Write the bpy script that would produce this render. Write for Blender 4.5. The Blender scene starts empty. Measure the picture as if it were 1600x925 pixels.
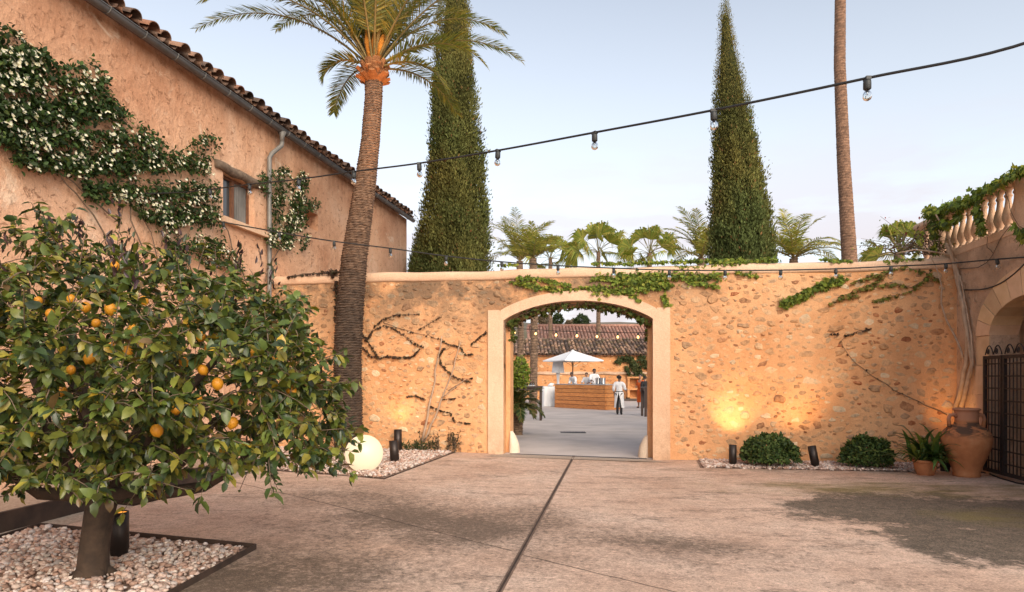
import bpy, math, random
import numpy as np
from mathutils import Vector, Matrix

rng = np.random.default_rng(7)
random.seed(7)
scene = bpy.context.scene
COL = scene.collection
PI = math.pi

# ------------------------------------------------------------------ camera, sky, sun, exposure
F, CX, HY, EYE = 1067.0, 800.0, 588.0, 1.65          # focal length and horizon in photo pixels, eye height
cam_d = bpy.data.cameras.new('camera')
cam = bpy.data.objects.new('camera', cam_d); COL.objects.link(cam)
cam.location = (0, 0, EYE); cam.rotation_euler = (PI/2, 0, 0)
cam_d.sensor_width = 36; cam_d.lens = 36*F/1600
cam_d.shift_y = (HY-462.5)/1600
cam_d.clip_start = 0.05; cam_d.clip_end = 3000
scene.camera = cam

SUN_DIR = Vector((0.30, -0.80, 0.46)).normalized()    # towards the sun
SUN_EL = math.asin(SUN_DIR.z); SUN_AZ = math.atan2(SUN_DIR.x, SUN_DIR.y)
world = bpy.data.worlds.new('World'); scene.world = world; world.use_nodes = True
wt = world.node_tree; wn = wt.nodes; wl = wt.links; wn.clear()
sky = wn.new('ShaderNodeTexSky'); sky.sky_type = 'NISHITA'; sky.sun_disc = False
sky.sun_elevation = SUN_EL; sky.sun_rotation = SUN_AZ
sky.air_density = 1.0; sky.dust_density = 2.2; sky.ozone_density = 1.0; sky.altitude = 0
hsv = wn.new('ShaderNodeHueSaturation'); hsv.inputs['Saturation'].default_value = 0.50
wl.new(sky.outputs[0], hsv.inputs['Color'])
tc = wn.new('ShaderNodeTexCoord')
mp = wn.new('ShaderNodeMapping'); mp.inputs['Scale'].default_value = (1.6, 1.6, 7.0); mp.inputs['Location'].default_value = (0.7, 0.15, 0.35)
wl.new(tc.outputs['Generated'], mp.inputs[0])
cn = wn.new('ShaderNodeTexNoise'); cn.inputs['Scale'].default_value = 2.3; cn.inputs['Detail'].default_value = 5; cn.inputs['Roughness'].default_value = 0.55
wl.new(mp.outputs[0], cn.inputs['Vector'])
cr = wn.new('ShaderNodeValToRGB'); cr.color_ramp.elements[0].position = 0.44; cr.color_ramp.elements[1].position = 0.58
cr.color_ramp.elements[0].color = (0, 0, 0, 1); cr.color_ramp.elements[1].color = (0.75, 0.75, 0.75, 1)
wl.new(cn.outputs[0], cr.inputs[0])
sep = wn.new('ShaderNodeSeparateXYZ'); wl.new(tc.outputs['Generated'], sep.inputs[0])
hm = wn.new('ShaderNodeMapRange'); hm.inputs['From Min'].default_value = 0.34; hm.inputs['From Max'].default_value = 0.14
wl.new(sep.outputs['Z'], hm.inputs['Value'])
cm = wn.new('ShaderNodeMath'); cm.operation = 'MULTIPLY'; wl.new(cr.outputs[0], cm.inputs[0]); wl.new(hm.outputs[0], cm.inputs[1])
hmix = wn.new('ShaderNodeMixRGB')                     # bright pale band low in the sky
hz = wn.new('ShaderNodeMapRange'); hz.inputs['From Min'].default_value = 0.55; hz.inputs['From Max'].default_value = 0.05
hz.inputs['To Max'].default_value = 0.62
wl.new(sep.outputs['Z'], hz.inputs['Value']); wl.new(hz.outputs[0], hmix.inputs[0])
wl.new(hsv.outputs[0], hmix.inputs[1]); hmix.inputs[2].default_value = (4.3, 4.55, 4.75, 1)
mix = wn.new('ShaderNodeMixRGB'); wl.new(cm.outputs[0], mix.inputs[0]); wl.new(hmix.outputs[0], mix.inputs[1])
mix.inputs[2].default_value = (3.35, 2.85, 2.95, 1)
bg = wn.new('ShaderNodeBackground'); bg.inputs['Strength'].default_value = 0.125
wl.new(mix.outputs[0], bg.inputs[0])
wo = wn.new('ShaderNodeOutputWorld'); wl.new(bg.outputs[0], wo.inputs[0])

sun_d = bpy.data.lights.new('sun', 'SUN'); sun_d.energy = 1.5; sun_d.angle = math.radians(45); sun_d.color = (1.0, 0.82, 0.62)
sun = bpy.data.objects.new('sun', sun_d); COL.objects.link(sun)
sun.rotation_euler = (-SUN_DIR).to_track_quat('-Z', 'Y').to_euler(); sun.location = (8, -10, 20)

vs = scene.view_settings
vs.view_transform = 'Standard'; vs.look = 'None'; vs.gamma = 1; vs.use_curve_mapping = False
vs.exposure = 1.0
cy = scene.cycles
cy.max_bounces = 6; cy.diffuse_bounces = 3; cy.glossy_bounces = 2; cy.transmission_bounces = 4; cy.transparent_max_bounces = 6
cy.sample_clamp_indirect = 4; cy.caustics_reflective = False; cy.caustics_refractive = False

# ------------------------------------------------------------------ mesh helpers
class MB:
    """collects shapes (world coordinates) and links them as ONE mesh object"""
    def __init__(s):
        s.V = []; s.L = []; s.S = []; s.M = []; s.C = []; s.SM = []; s.n = 0; s.hascol = False
    def push(s, v, L, S, mat, col, smooth):
        s.V.append(v); s.L.append(L+s.n); s.S.append(S)
        s.M.append(np.full(len(S), mat, np.int32)); s.SM.append(np.full(len(S), smooth, bool))
        if col is None: c = np.ones((len(v), 3))
        else:
            s.hascol = True
            c = np.asarray(col, float)
            if c.ndim == 1: c = np.tile(c, (len(v), 1))
        s.C.append(c); s.n += len(v)
    def add(s, verts, faces, mat=0, col=None, smooth=False):
        v = np.asarray(verts, float).reshape(-1, 3)
        L = np.array([i for f in faces for i in f], np.int32); S = np.array([len(f) for f in faces], np.int32)
        s.push(v, L, S, mat, col, smooth)
    def tile(s, Vs, faces, mat=0, cols=None, smooth=False):
        n, m, _ = Vs.shape
        L0 = np.array([i for f in faces for i in f], np.int32); S0 = np.array([len(f) for f in faces], np.int32)
        L = (L0[None, :]+(np.arange(n)*m)[:, None]).ravel()
        col = None if cols is None else np.repeat(np.asarray(cols, float), m, axis=0)
        s.push(Vs.reshape(-1, 3), L.astype(np.int32), np.tile(S0, n), mat, col, smooth)
    def box(s, c, size, R=None, mat=0, col=None):
        hx, hy, hz = size[0]/2, size[1]/2, size[2]/2
        v = np.array([(x, y, z) for x in (-hx, hx) for y in (-hy, hy) for z in (-hz, hz)])
        if R is not None: v = v @ np.asarray(R, float).T
        s.add(v+np.asarray(c), [(0, 1, 3, 2), (4, 6, 7, 5), (0, 4, 5, 1), (2, 3, 7, 6), (0, 2, 6, 4), (1, 5, 7, 3)], mat, col)
    def bar(s, a, b, w, h, up=(0, 0, 1), mat=0, col=None):
        a = np.asarray(a, float); b = np.asarray(b, float); d = b-a; L = np.linalg.norm(d); d = d/L
        u = np.asarray(up, float); x = np.cross(d, u); x /= np.linalg.norm(x); u = np.cross(x, d)
        s.box((a+b)/2, (L, w, h), np.array([d, x, u]).T, mat, col)
    def tube(s, pts, rad, n=8, mat=0, col=None, cap=True, smooth=True):
        P = np.asarray(pts, float); m = len(P)
        r = np.full(m, rad, float) if np.isscalar(rad) else np.asarray(rad, float)
        T = np.gradient(P, axis=0); T /= (np.linalg.norm(T, axis=1)[:, None]+1e-9)
        a = np.array([0, 0, 1.0]) if abs(T[0, 2]) < .9 else np.array([1.0, 0, 0])
        ang = np.linspace(0, 2*PI, n, endpoint=False)
        V = np.zeros((m, n, 3))
        x = np.cross(T[0], a); x /= np.linalg.norm(x)
        for i in range(m):
            x = x-T[i]*np.dot(x, T[i]); x /= (np.linalg.norm(x)+1e-9); y = np.cross(T[i], x)
            V[i] = P[i]+r[i]*(np.cos(ang)[:, None]*x+np.sin(ang)[:, None]*y)
        f = [(i*n+j, i*n+(j+1) % n, (i+1)*n+(j+1) % n, (i+1)*n+j) for i in range(m-1) for j in range(n)]
        if cap: f += [tuple(range(n))[::-1], tuple((m-1)*n+j for j in range(n))]
        s.add(V.reshape(-1, 3), f, mat, col, smooth)
    def lathe(s, prof, c=(0, 0, 0), n=24, mat=0, col=None, smooth=True, R=None, close=True):
        ang = np.linspace(0, 2*PI, n, endpoint=False); m = len(prof)
        V = np.array([[(r*math.cos(a), r*math.sin(a), z) for a in ang] for r, z in prof]).reshape(-1, 3)
        if R is not None: V = V @ np.asarray(R, float).T
        f = [(i*n+j, i*n+(j+1) % n, (i+1)*n+(j+1) % n, (i+1)*n+j) for i in range(m-1) for j in range(n)]
        if close: f += [tuple(range(n))[::-1], tuple((m-1)*n+j for j in range(n))]
        s.add(V+np.asarray(c), f, mat, col, smooth)
    def ell(s, c, r, n=12, m=8, mat=0, col=None, R=None):
        prof = [(max(.02, math.sin(t)), -math.cos(t)) for t in np.linspace(0.02, PI-.02, m)]
        ang = np.linspace(0, 2*PI, n, endpoint=False)
        V = np.array([[(q*math.cos(a)*r[0], q*math.sin(a)*r[1], z*r[2]) for a in ang] for q, z in prof]).reshape(-1, 3)
        if R is not None: V = V @ np.asarray(R, float).T
        f = [(i*n+j, i*n+(j+1) % n, (i+1)*n+(j+1) % n, (i+1)*n+j) for i in range(m-1) for j in range(n)]
        f += [tuple(range(n))[::-1], tuple((m-1)*n+j for j in range(n))]
        s.add(V+np.asarray(c), f, mat, col, True)
    def build(s, name, mats, parent=None, loc=(0, 0, 0), own=False):
        """own=True: vertices are relative to the object's own origin at loc (so it can be copied)"""
        if not isinstance(mats, (list, tuple)): mats = [mats]
        V = np.concatenate(s.V); L = np.concatenate(s.L); S = np.concatenate(s.S)
        org = np.asarray(ORG[parent.name] if parent is not None else loc, float)
        if not own: V = V-org
        me = bpy.data.meshes.new(name)
        me.vertices.add(len(V)); me.vertices.foreach_set('co', V.ravel())
        me.loops.add(len(L)); me.loops.foreach_set('vertex_index', L)
        me.polygons.add(len(S)); me.polygons.foreach_set('loop_start', np.concatenate([[0], np.cumsum(S)[:-1]]).astype(np.int32))
        me.polygons.foreach_set('material_index', np.concatenate(s.M))
        for m in mats: me.materials.append(m)
        me.update(calc_edges=True)
        me.polygons.foreach_set('use_smooth', np.concatenate(s.SM))
        if s.hascol:
            at = me.color_attributes.new('Col', 'FLOAT_COLOR', 'POINT')
            C = np.concatenate(s.C); at.data.foreach_set('color', np.c_[C, np.ones(len(C))].ravel())
        me.validate()
        o = bpy.data.objects.new(name, me); COL.objects.link(o)
        if parent is not None: o.parent = parent; ORG[o.name] = org
        else: o.location = loc; ORG[o.name] = np.asarray(loc, float)
        if own and parent is not None: o.location = np.asarray(loc)-org
        return o
ORG = {}
def tag(o, label=None, cat=None, group=None, kind=None):
    if label: o['label'] = label
    if cat: o['category'] = cat
    if group: o['group'] = group
    if kind: o['kind'] = kind
    return o
def empty(name, loc, label, cat, group=None):
    o = bpy.data.objects.new(name, None); COL.objects.link(o); o.location = loc; o.empty_display_size = .2
    ORG[o.name] = np.asarray(loc, float)
    return tag(o, label, cat, group)
def inst(src, parent, world_loc, rot=(0, 0, 0), scale=1.0):
    c = src.copy(); COL.objects.link(c); c.parent = parent
    c.location = np.asarray(world_loc, float)-ORG[parent.name]; c.rotation_euler = rot; c.scale = (scale,)*3
    return c
def copy_thing(root, loc, label, rz=0.0, scale=1.0):
    r = root.copy(); COL.objects.link(r); r.location = loc; r.rotation_euler = (0, 0, rz); r.scale = (scale,)*3; r['label'] = label
    ORG[r.name] = np.asarray(loc, float)
    for ch in list(root.children):
        c = ch.copy(); COL.objects.link(c); c.parent = r
        for g in list(ch.children):
            d = g.copy(); COL.objects.link(d); d.parent = c
    return r
def unit(v):
    v = np.asarray(v, float); return v/(np.linalg.norm(v, axis=-1, keepdims=True)+1e-9)
def rotz(a): c, s = math.cos(a), math.sin(a); return np.array([[c, -s, 0], [s, c, 0], [0, 0, 1.0]])
def align(d):
    """rotation taking +z to d"""
    return np.array(Vector((0, 0, 1)).rotation_difference(Vector(d)).to_matrix())
def smooth01(t): t = np.clip(t, 0, 1); return t*t*(3-2*t)
def vnoise(p, seed=0):
    """cheap smooth noise in -1..1 from a sum of sines; p (n,3)"""
    r = np.random.default_rng(seed); out = np.zeros(len(p)); p = np.asarray(p, float)
    for k in range(7):
        w = r.normal(size=3)*(1+k*.6); out += np.sin(p @ w+r.uniform(0, 6.28))/(1+k*.35)
    return out/2.6
LEAF_T = np.array([(0, 0, 0), (.33, 0, -.03), (.7, 0, -.09), (1, 0, -.2), (.3, .5, .08), (.68, .42, .02), (.3, -.5, .08), (.68, -.42, .02)])
LEAF_F = [(0, 1, 4), (1, 2, 5, 4), (2, 3, 5), (0, 6, 1), (1, 6, 7, 2), (2, 7, 3)]
LEAF_T2 = np.array([(0, 0, 0), (.33, 0, .05), (.7, 0, .03), (1, 0, -.16), (.3, .42, .17), (.68, .33, .12), (.3, -.50, .04), (.68, -.42, -.05)])
DIA_T = np.array([(0, 0, 0), (.45, .5, .06), (1, 0, -.08), (.45, -.5, .06)]); DIA_F = [(0, 3, 2, 1)]
IVY_T = np.array([(0, 0, 0), (.1, .42, .04), (.55, .5, -.04), (.5, .22, .03), (1, 0, -.12), (.5, -.22, .03), (.55, -.5, -.04), (.1, -.42, .04)])
IVY_F = [(0, 3, 2, 1), (0, 5, 4, 3), (0, 7, 6, 5)]
def leaves(mb, P, D, N, L, W, cols=None, T=LEAF_T, Fc=LEAF_F, mat=0):
    P = np.asarray(P, float); D = unit(D); N = unit(N-D*np.sum(N*D, 1, keepdims=True)); S = np.cross(D, N)
    L = np.broadcast_to(np.asarray(L, float), (len(P),))[:, None, None]; W = np.broadcast_to(np.asarray(W, float), (len(P),))[:, None, None]
    Vs = P[:, None, :]+L*(T[None, :, 0:1]*D[:, None, :]+T[None, :, 2:3]*N[:, None, :])+W*T[None, :, 1:2]*S[:, None, :]
    mb.tile(Vs, Fc, mat, cols, len(T) == 8 and T is not IVY_T)
def pick(pal, n, jit=.15, w=None):
    pal = np.asarray(pal, float); i = rng.choice(len(pal), n, p=None if w is None else np.asarray(w)/np.sum(w))
    return np.clip(pal[i]*(1+rng.normal(0, jit, (n, 1))), .002, 1)

# ------------------------------------------------------------------ the lie of the land: surveyed planes
def gz(x): return -0.05*np.clip(np.asarray(x, float)/2.5, -1, 1)       # the court falls a little to the right
def G(px, py):
    y = EYE*F/(py-HY)
    for _ in range(5): y = (EYE-float(gz((px-CX)/F*y)))*F/(py-HY)
    x = (px-CX)/F*y
    return np.array([x, y, float(gz(x))])
def AT(px, py, y): return np.array([(px-CX)/F*y, y, EYE+(HY-py)/F*y])
def plane_x(a, b, sgn):                     # facade x = a + b*y; sgn = side its face looks to
    q = math.hypot(1, b); N = np.array([sgn/q, -sgn*b/q, 0])
    def pt(s, n, z): return np.array([a+b*s, s, z])+n*N
    def pix(px, py, n=0.0):
        k = (px-CX)/F; y = (a+n*(N[0]-b*N[1]))/(k-b); return AT(px, py, y)
    return pt, pix, N, np.array([b/q, 1/q, 0])
FL, FLp, FLN, FLD = plane_x(-8.21, .185, 1)
FR, FRp, FRN, FRD = plane_x(6.17, .178, -1)
WN = np.array([-.164, -1, 0])/math.hypot(1, .164); WD = np.array([1, -.164, 0])/math.hypot(1, .164)
def W(x, n, z): return np.array([x, 14.43-.164*x, z])+n*WN
def Wp(px, py, n=0.0):
    k = (px-CX)/F; return AT(px, py, (14.43-n*1.0134)/(1+.164*k))

# ------------------------------------------------------------------ materials
def new_mat(name):
    m = bpy.data.materials.new(name); m.use_nodes = True; nt = m.node_tree; nt.nodes.clear()
    out = nt.nodes.new('ShaderNodeOutputMaterial'); b = nt.nodes.new('ShaderNodeBsdfPrincipled')
    nt.links.new(b.outputs[0], out.inputs[0]); return m, nt, b, out
def nd(nt, t, **kw):
    n = nt.nodes.new(t)
    for k, v in kw.items(): setattr(n, k, v)
    return n
def lk(nt, a, b): nt.links.new(a, b)
def pos(nt, scale=(1, 1, 1), loc=(0, 0, 0), rot=(0, 0, 0), world=True):
    if world: g = nd(nt, 'ShaderNodeNewGeometry'); o = g.outputs['Position']
    else: g = nd(nt, 'ShaderNodeTexCoord'); o = g.outputs['Object']
    m = nd(nt, 'ShaderNodeMapping'); m.inputs['Scale'].default_value = scale; m.inputs['Location'].default_value = loc; m.inputs['Rotation'].default_value = rot
    lk(nt, o, m.inputs[0]); return m.outputs[0]
def noise(nt, vec, scale, detail=4, rough=.55, dist=0):
    n = nd(nt, 'ShaderNodeTexNoise'); n.inputs['Scale'].default_value = scale; n.inputs['Detail'].default_value = detail
    n.inputs['Roughness'].default_value = rough; n.inputs['Distortion'].default_value = dist
    if vec is not None: lk(nt, vec, n.inputs['Vector'])
    return n.outputs[0]
def ramp(nt, fac, stops):
    r = nd(nt, 'ShaderNodeValToRGB'); e = r.color_ramp.elements
    while len(e) < len(stops): e.new(.5)
    for i, (p, c) in enumerate(stops):
        e[i].position = p; e[i].color = (c, c, c, 1) if np.isscalar(c) else (*c, 1)
    lk(nt, fac, r.inputs[0]); return r.outputs[0]
def mixc(nt, fac, a, b, mode='MIX'):
    m = nd(nt, 'ShaderNodeMixRGB', blend_type=mode)
    for i, v in ((0, fac), (1, a), (2, b)):
        if isinstance(v, bpy.types.NodeSocket): lk(nt, v, m.inputs[i])
        elif np.isscalar(v): m.inputs[i].default_value = v if i == 0 else (v, v, v, 1)
        else: m.inputs[i].default_value = (*v, 1)
    return m.outputs[0]
def mth(nt, op, a, b=None, c=None, clamp=False):
    m = nd(nt, 'ShaderNodeMath', operation=op, use_clamp=clamp)
    for i, v in enumerate((a, b, c)):
        if v is None: continue
        if isinstance(v, bpy.types.NodeSocket): lk(nt, v, m.inputs[i])
        else: m.inputs[i].default_value = v
    return m.outputs[0]
def bump(nt, b, h, strength, dist=.02):
    n = nd(nt, 'ShaderNodeBump'); n.inputs['Strength'].default_value = strength; n.inputs['Distance'].default_value = dist
    lk(nt, h, n.inputs['Height']); lk(nt, n.outputs[0], b.inputs['Normal'])
def col_attr(nt): a = nd(nt, 'ShaderNodeAttribute', attribute_name='Col'); return a.outputs['Color']

def simple(name, c1, c2=None, rough=.7, metal=0, scale=6, bscale=40, bstr=.15, world=False, vcol=False, detail=4, spread=(.3, .7)):
    m, nt, b, _ = new_mat(name); v = pos(nt, world=world)
    c2 = c2 or tuple(x*.65 for x in c1)
    c = ramp(nt, noise(nt, v, scale, detail), [(spread[0], c2), (spread[1], c1)])
    if vcol: c = mixc(nt, 1.0, c, col_attr(nt), 'MULTIPLY')
    lk(nt, c, b.inputs['Base Color']); b.inputs['Roughness'].default_value = rough; b.inputs['Metallic'].default_value = metal
    if bstr: bump(nt, b, noise(nt, v, bscale, 3), bstr, .01)
    return m
def leafmat(name, rough=.45, trans=.25, spec=.4):
    m, nt, b, out = new_mat(name); c = col_attr(nt)
    n = noise(nt, pos(nt), 18, 2); c2 = mixc(nt, 1.0, c, ramp(nt, n, [(.3, .75), (.7, 1.15)]), 'MULTIPLY')
    lk(nt, c2, b.inputs['Base Color']); b.inputs['Roughness'].default_value = rough; b.inputs['Specular IOR Level'].default_value = spec
    t = nd(nt, 'ShaderNodeBsdfTranslucent'); lk(nt, mixc(nt, 1.0, c2, (1.3, 1.35, .6), 'MULTIPLY'), t.inputs[0])
    ms = nd(nt, 'ShaderNodeMixShader'); ms.inputs[0].default_value = trans
    lk(nt, b.outputs[0], ms.inputs[1]); lk(nt, t.outputs[0], ms.inputs[2]); lk(nt, ms.outputs[0], out.inputs[0])
    return m
def emis(name, col, strength):
    m, nt, b, out = new_mat(name); b.inputs['Base Color'].default_value = (*[min(1, c) for c in col], 1)
    b.inputs['Emission Color'].default_value = (*col, 1); b.inputs['Emission Strength'].default_value = strength
    b.inputs['Roughness'].default_value = .4; return m

def plaster(name, base, dark, pale, pits=1.0, scale=1.0, stain=None, bst=.75):
    """old lime plaster: cloudy colour, trowel bumps, pits and small losses"""
    m, nt, b, _ = new_mat(name); v = pos(nt)
    c = ramp(nt, noise(nt, v, .55*scale, 6, .62), [(.3, dark), (.5, base), (.72, pale)])
    c = mixc(nt, ramp(nt, noise(nt, v, 3.2*scale, 6, .7, .6), [(.56, 0.0), (.7, .5)]), c, pale)
    pit = ramp(nt, noise(nt, v, 9*scale, 5, .7, .8), [(.58, 0.0), (.64, 1.0)])
    c = mixc(nt, mth(nt, 'MULTIPLY', pit, .55*pits), c, tuple(x*.62 for x in dark))
    fine = noise(nt, v, 60*scale, 3)
    c = mixc(nt, 1.0, c, ramp(nt, fine, [(.25, .82), (.75, 1.12)]), 'MULTIPLY')
    if stain: c = stain(nt, c)
    lk(nt, c, b.inputs['Base Color']); b.inputs['Roughness'].default_value = .93; b.inputs['Specular IOR Level'].default_value = .15
    h = mth(nt, 'ADD', mth(nt, 'MULTIPLY', noise(nt, v, 4.5*scale, 8, .62), 1.6), mth(nt, 'MULTIPLY', fine, .12))
    h = mth(nt, 'SUBTRACT', h, mth(nt, 'MULTIPLY', pit, .22))
    bump(nt, b, h, bst, .05); return m
def wall_stain(nt, c):
    v = pos(nt); s = nd(nt, 'ShaderNodeSeparateXYZ'); lk(nt, v, s.inputs[0])
    up = nd(nt, 'ShaderNodeMapRange'); up.inputs['From Min'].default_value = 2.3; up.inputs['From Max'].default_value = 3.45; lk(nt, s.outputs['Z'], up.inputs[0])
    lf = nd(nt, 'ShaderNodeMapRange'); lf.inputs['From Min'].default_value = 6.2; lf.inputs['From Max'].default_value = 1.5; lk(nt, s.outputs['X'], lf.inputs[0])
    n = ramp(nt, noise(nt, v, 1.5, 7, .68), [(.34, 0.0), (.52, 1.0)])
    f = mth(nt, 'MULTIPLY', mth(nt, 'MULTIPLY', up.outputs[0], lf.outputs[0]), n)
    return mixc(nt, mth(nt, 'MULTIPLY', f, .85), c, (.15, .105, .07))
M = {}
def house_stain(nt, c):                                            # reddish damp under the eave, runs and greyed foot
    s = nd(nt, 'ShaderNodeSeparateXYZ'); lk(nt, pos(nt), s.inputs[0])
    up = nd(nt, 'ShaderNodeMapRange'); up.inputs['From Min'].default_value = 6.0; up.inputs['From Max'].default_value = 7.1; lk(nt, s.outputs['Z'], up.inputs[0])
    n = ramp(nt, noise(nt, pos(nt, scale=(1.4, 1.4, .5)), 1.6, 7, .7), [(.38, 0.0), (.62, 1.0)])
    c = mixc(nt, mth(nt, 'MULTIPLY', mth(nt, 'MULTIPLY', up.outputs[0], n), .7), c, (.36, .155, .075))
    runs = ramp(nt, noise(nt, pos(nt, scale=(3, 3, .25)), 1.8, 6, .7), [(.56, 0.0), (.72, .5)])
    c = mixc(nt, runs, c, (.50, .27, .155))
    loss = ramp(nt, noise(nt, pos(nt), 1.1, 8, .75, .7), [(.60, 0.0), (.66, .8)])
    return mixc(nt, loss, c, (.76, .56, .40))
M['stucco'] = plaster('stucco', (.70, .41, .255), (.55, .285, .165), (.79, .54, .38), 1.4, 1, house_stain)
M['mortar'] = plaster('mortar', (.70, .37, .18), (.58, .28, .125), (.76, .455, .245), .5, 1.5, wall_stain, .5)
def foot_stain(nt, c):
    s = nd(nt, 'ShaderNodeSeparateXYZ'); lk(nt, pos(nt), s.inputs[0])
    lo = nd(nt, 'ShaderNodeMapRange'); lo.inputs['From Min'].default_value = .75; lo.inputs['From Max'].default_value = .0; lk(nt, s.outputs['Z'], lo.inputs[0])
    n = ramp(nt, noise(nt, pos(nt), 4, 7, .7), [(.38, 0.0), (.6, 1.0)]); c = mixc(nt, mth(nt, 'MULTIPLY', mth(nt, 'MULTIPLY', lo.outputs[0], n), .55), c, (.36, .22, .13))
    r = ramp(nt, noise(nt, pos(nt, scale=(5, 5, .5)), 2, 6, .7), [(.54, 0.0), (.7, .4)]); return mixc(nt, r, c, (.50, .33, .22))
M['smooth_plaster'] = plaster('smooth_plaster', (.68, .46, .31), (.60, .37, .235), (.74, .54, .38), .12, .8, foot_stain, .3)
M['terrace_stucco'] = plaster('terrace_stucco', (.58, .39, .265), (.36, .245, .165), (.66, .47, .33), 1.0, 1.3)
M['back_stucco'] = plaster('back_stucco', (.60, .285, .12), (.44, .20, .085), (.66, .36, .175), 1.0, .8)
def stone_mat():
    m, nt, b, _ = new_mat('field_stone'); v = pos(nt)
    c = mixc(nt, 1.0, col_attr(nt), ramp(nt, noise(nt, v, 14, 5, .7), [(.3, .62), (.7, 1.15)]), 'MULTIPLY')
    c = mixc(nt, ramp(nt, noise(nt, v, 7, 6, .7), [(.44, 0.0), (.66, .6)]), c, (.64, .355, .17))   # mortar smeared over the faces
    c = wall_stain(nt, c)
    lk(nt, c, b.inputs['Base Color']); b.inputs['Roughness'].default_value = .9; b.inputs['Specular IOR Level'].default_value = .2
    bump(nt, b, noise(nt, v, 22, 6, .65), .9, .03); return m
M['stone'] = stone_mat()
M['pale_stone'] = plaster('pale_stone', (.74, .60, .46), (.64, .49, .36), (.78, .66, .53), .2, 1.2, None, .3)
M['ashlar'] = simple('ashlar', (.66, .45, .30), (.55, .35, .215), .9, scale=5, bscale=30, bstr=.5, world=True, vcol=True, detail=7)
M['tile'] = simple('roof_tile', (.27, .17, .12), (.12, .085, .068), .9, scale=3.5, bscale=25, bstr=.3, world=True, vcol=True, detail=6)
M['zinc'] = simple('zinc', (.23, .22, .20), (.15, .145, .135), .6, .3, scale=4, bstr=.05, world=True)
M['zinc_dark'] = simple('zinc_dark', (.15, .155, .16), (.10, .105, .11), .5, .3, scale=4, bstr=.05, world=True)
M['wood_brown'] = simple('window_wood', (.20, .085, .04), (.12, .05, .025), .6, scale=12, bstr=.15, world=True)
M['old_wood'] = simple('old_beam', (.23, .17, .12), (.10, .07, .05), .95, scale=14, bscale=30, bstr=.9, world=True)
M['dark_metal'] = simple('bronze_metal', (.055, .042, .036), (.035, .027, .024), .45, .6, scale=6, bstr=.05)
M['iron'] = simple('wrought_iron', (.035, .026, .024), (.018, .014, .013), .6, .4, scale=20, bstr=.2, world=True)
M['black'] = simple('black_rubber', (.018, .018, .018), (.012, .012, .012), .6, bstr=0)
M['corten'] = simple('rusty_steel', (.075, .045, .032), (.03, .019, .015), .85, .1, scale=5, bscale=60, bstr=.3, world=True, detail=6)
M['terracotta'] = simple('terracotta', (.50, .205, .085), (.34, .13, .055), .85, scale=4, bscale=30, bstr=.25, world=True, detail=6)
M['bark'] = simple('bark', (.080, .050, .032), (.030, .020, .014), .95, scale=9, bscale=26, bstr=.9, world=True, detail=6)
M['twig'] = simple('twig', (.20, .14, .095), (.11, .075, .05), .95, scale=9, bscale=40, bstr=.4, world=True)
M['pale_stem'] = simple('pale_stem', (.50, .36, .25), (.33, .23, .16), .9, scale=9, bscale=30, bstr=.5, world=True)
M['leaf'] = leafmat('leaf', .36, .22, .5)
M['leaf_soft'] = leafmat('soft_leaf', .6, .25, .25)
M['conifer'] = leafmat('conifer', .8, .12, .1)
M['petal'] = leafmat('petal', .7, .3, .1)
M['palm_leaf'] = leafmat('palm_leaf', .5, .35, .3)
M['lemon'] = simple('lemon_skin', (.66, .30, .018), (.58, .22, .012), .45, scale=4, bscale=120, bstr=.3)
M['pebble'] = simple('pebble', (1, 1, 1), (.75, .75, .75), .8, scale=12, bscale=30, bstr=.2, world=True, vcol=True)
M['white_cloth'] = simple('white_cloth', (.80, .80, .80), (.72, .72, .73), .85, scale=2, bscale=60, bstr=.05, world=True)
M['white_shirt'] = simple('white_shirt', (.78, .78, .80), (.70, .70, .73), .85, scale=6, bscale=18, bstr=.3, world=True)
M['black_cloth'] = simple('black_cloth', (.02, .02, .022), (.012, .012, .014), .85, bstr=0)
M['orange_cloth'] = simple('orange_cloth', (.75, .13, .012), (.6, .09, .01), .75, scale=6, bstr=.1)
M['blue_cloth'] = simple('blue_cloth', (.22, .34, .55), (.16, .26, .45), .8, bstr=0)
M['skin'] = simple('skin', (.40, .22, .145), (.34, .18, .115), .55, bstr=0)
M['skin_dark'] = simple('skin_dark', (.17, .085, .052), (.13, .065, .04), .5, bstr=0)
M['hair'] = simple('dark_hair', (.012, .010, .009), (.02, .016, .013), .6, scale=40, bscale=120, bstr=.5)
M['steel'] = simple('steel', (.62, .62, .62), (.5, .5, .5), .25, 1.0, bstr=0)
M['dark_wood'] = simple('dark_wood', (.060, .032, .022), (.03, .017, .012), .5, scale=10, bstr=.15, world=True)
M['socket'] = simple('socket', (.03, .034, .034), (.022, .024, .024), .55, bstr=.05)
def glass(name, col=(.9, .95, .95)):
    m, nt, b, out = new_mat(name)
    b.inputs['Base Color'].default_value = (*col, 1); b.inputs['Transmission Weight'].default_value = 1; b.inputs['Roughness'].default_value = .03
    b.inputs['IOR'].default_value = 1.25; return m
M['bulb_glass'] = glass('bulb_glass')
M['bulb_lit'] = emis('bulb_lit', (1, .50, .16), 2.2)
M['globe_lit'] = emis('globe_lit', (1.0, .78, .50), .44); M['globe_lit'].node_tree.nodes['Principled BSDF'].inputs['Base Color'].default_value = (.35, .30, .22, 1)
M['lens_lit'] = emis('lens_lit', (1.0, .36, .04), .75)
M['filament'] = emis('filament', (1, .75, .45), .6)
def window_pane():
    m, nt, b, _ = new_mat('window_pane'); b.inputs['Base Color'].default_value = (.05, .06, .065, 1)
    b.inputs['Roughness'].default_value = .08; b.inputs['Specular IOR Level'].default_value = .8; return m
M['pane'] = window_pane()
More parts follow.
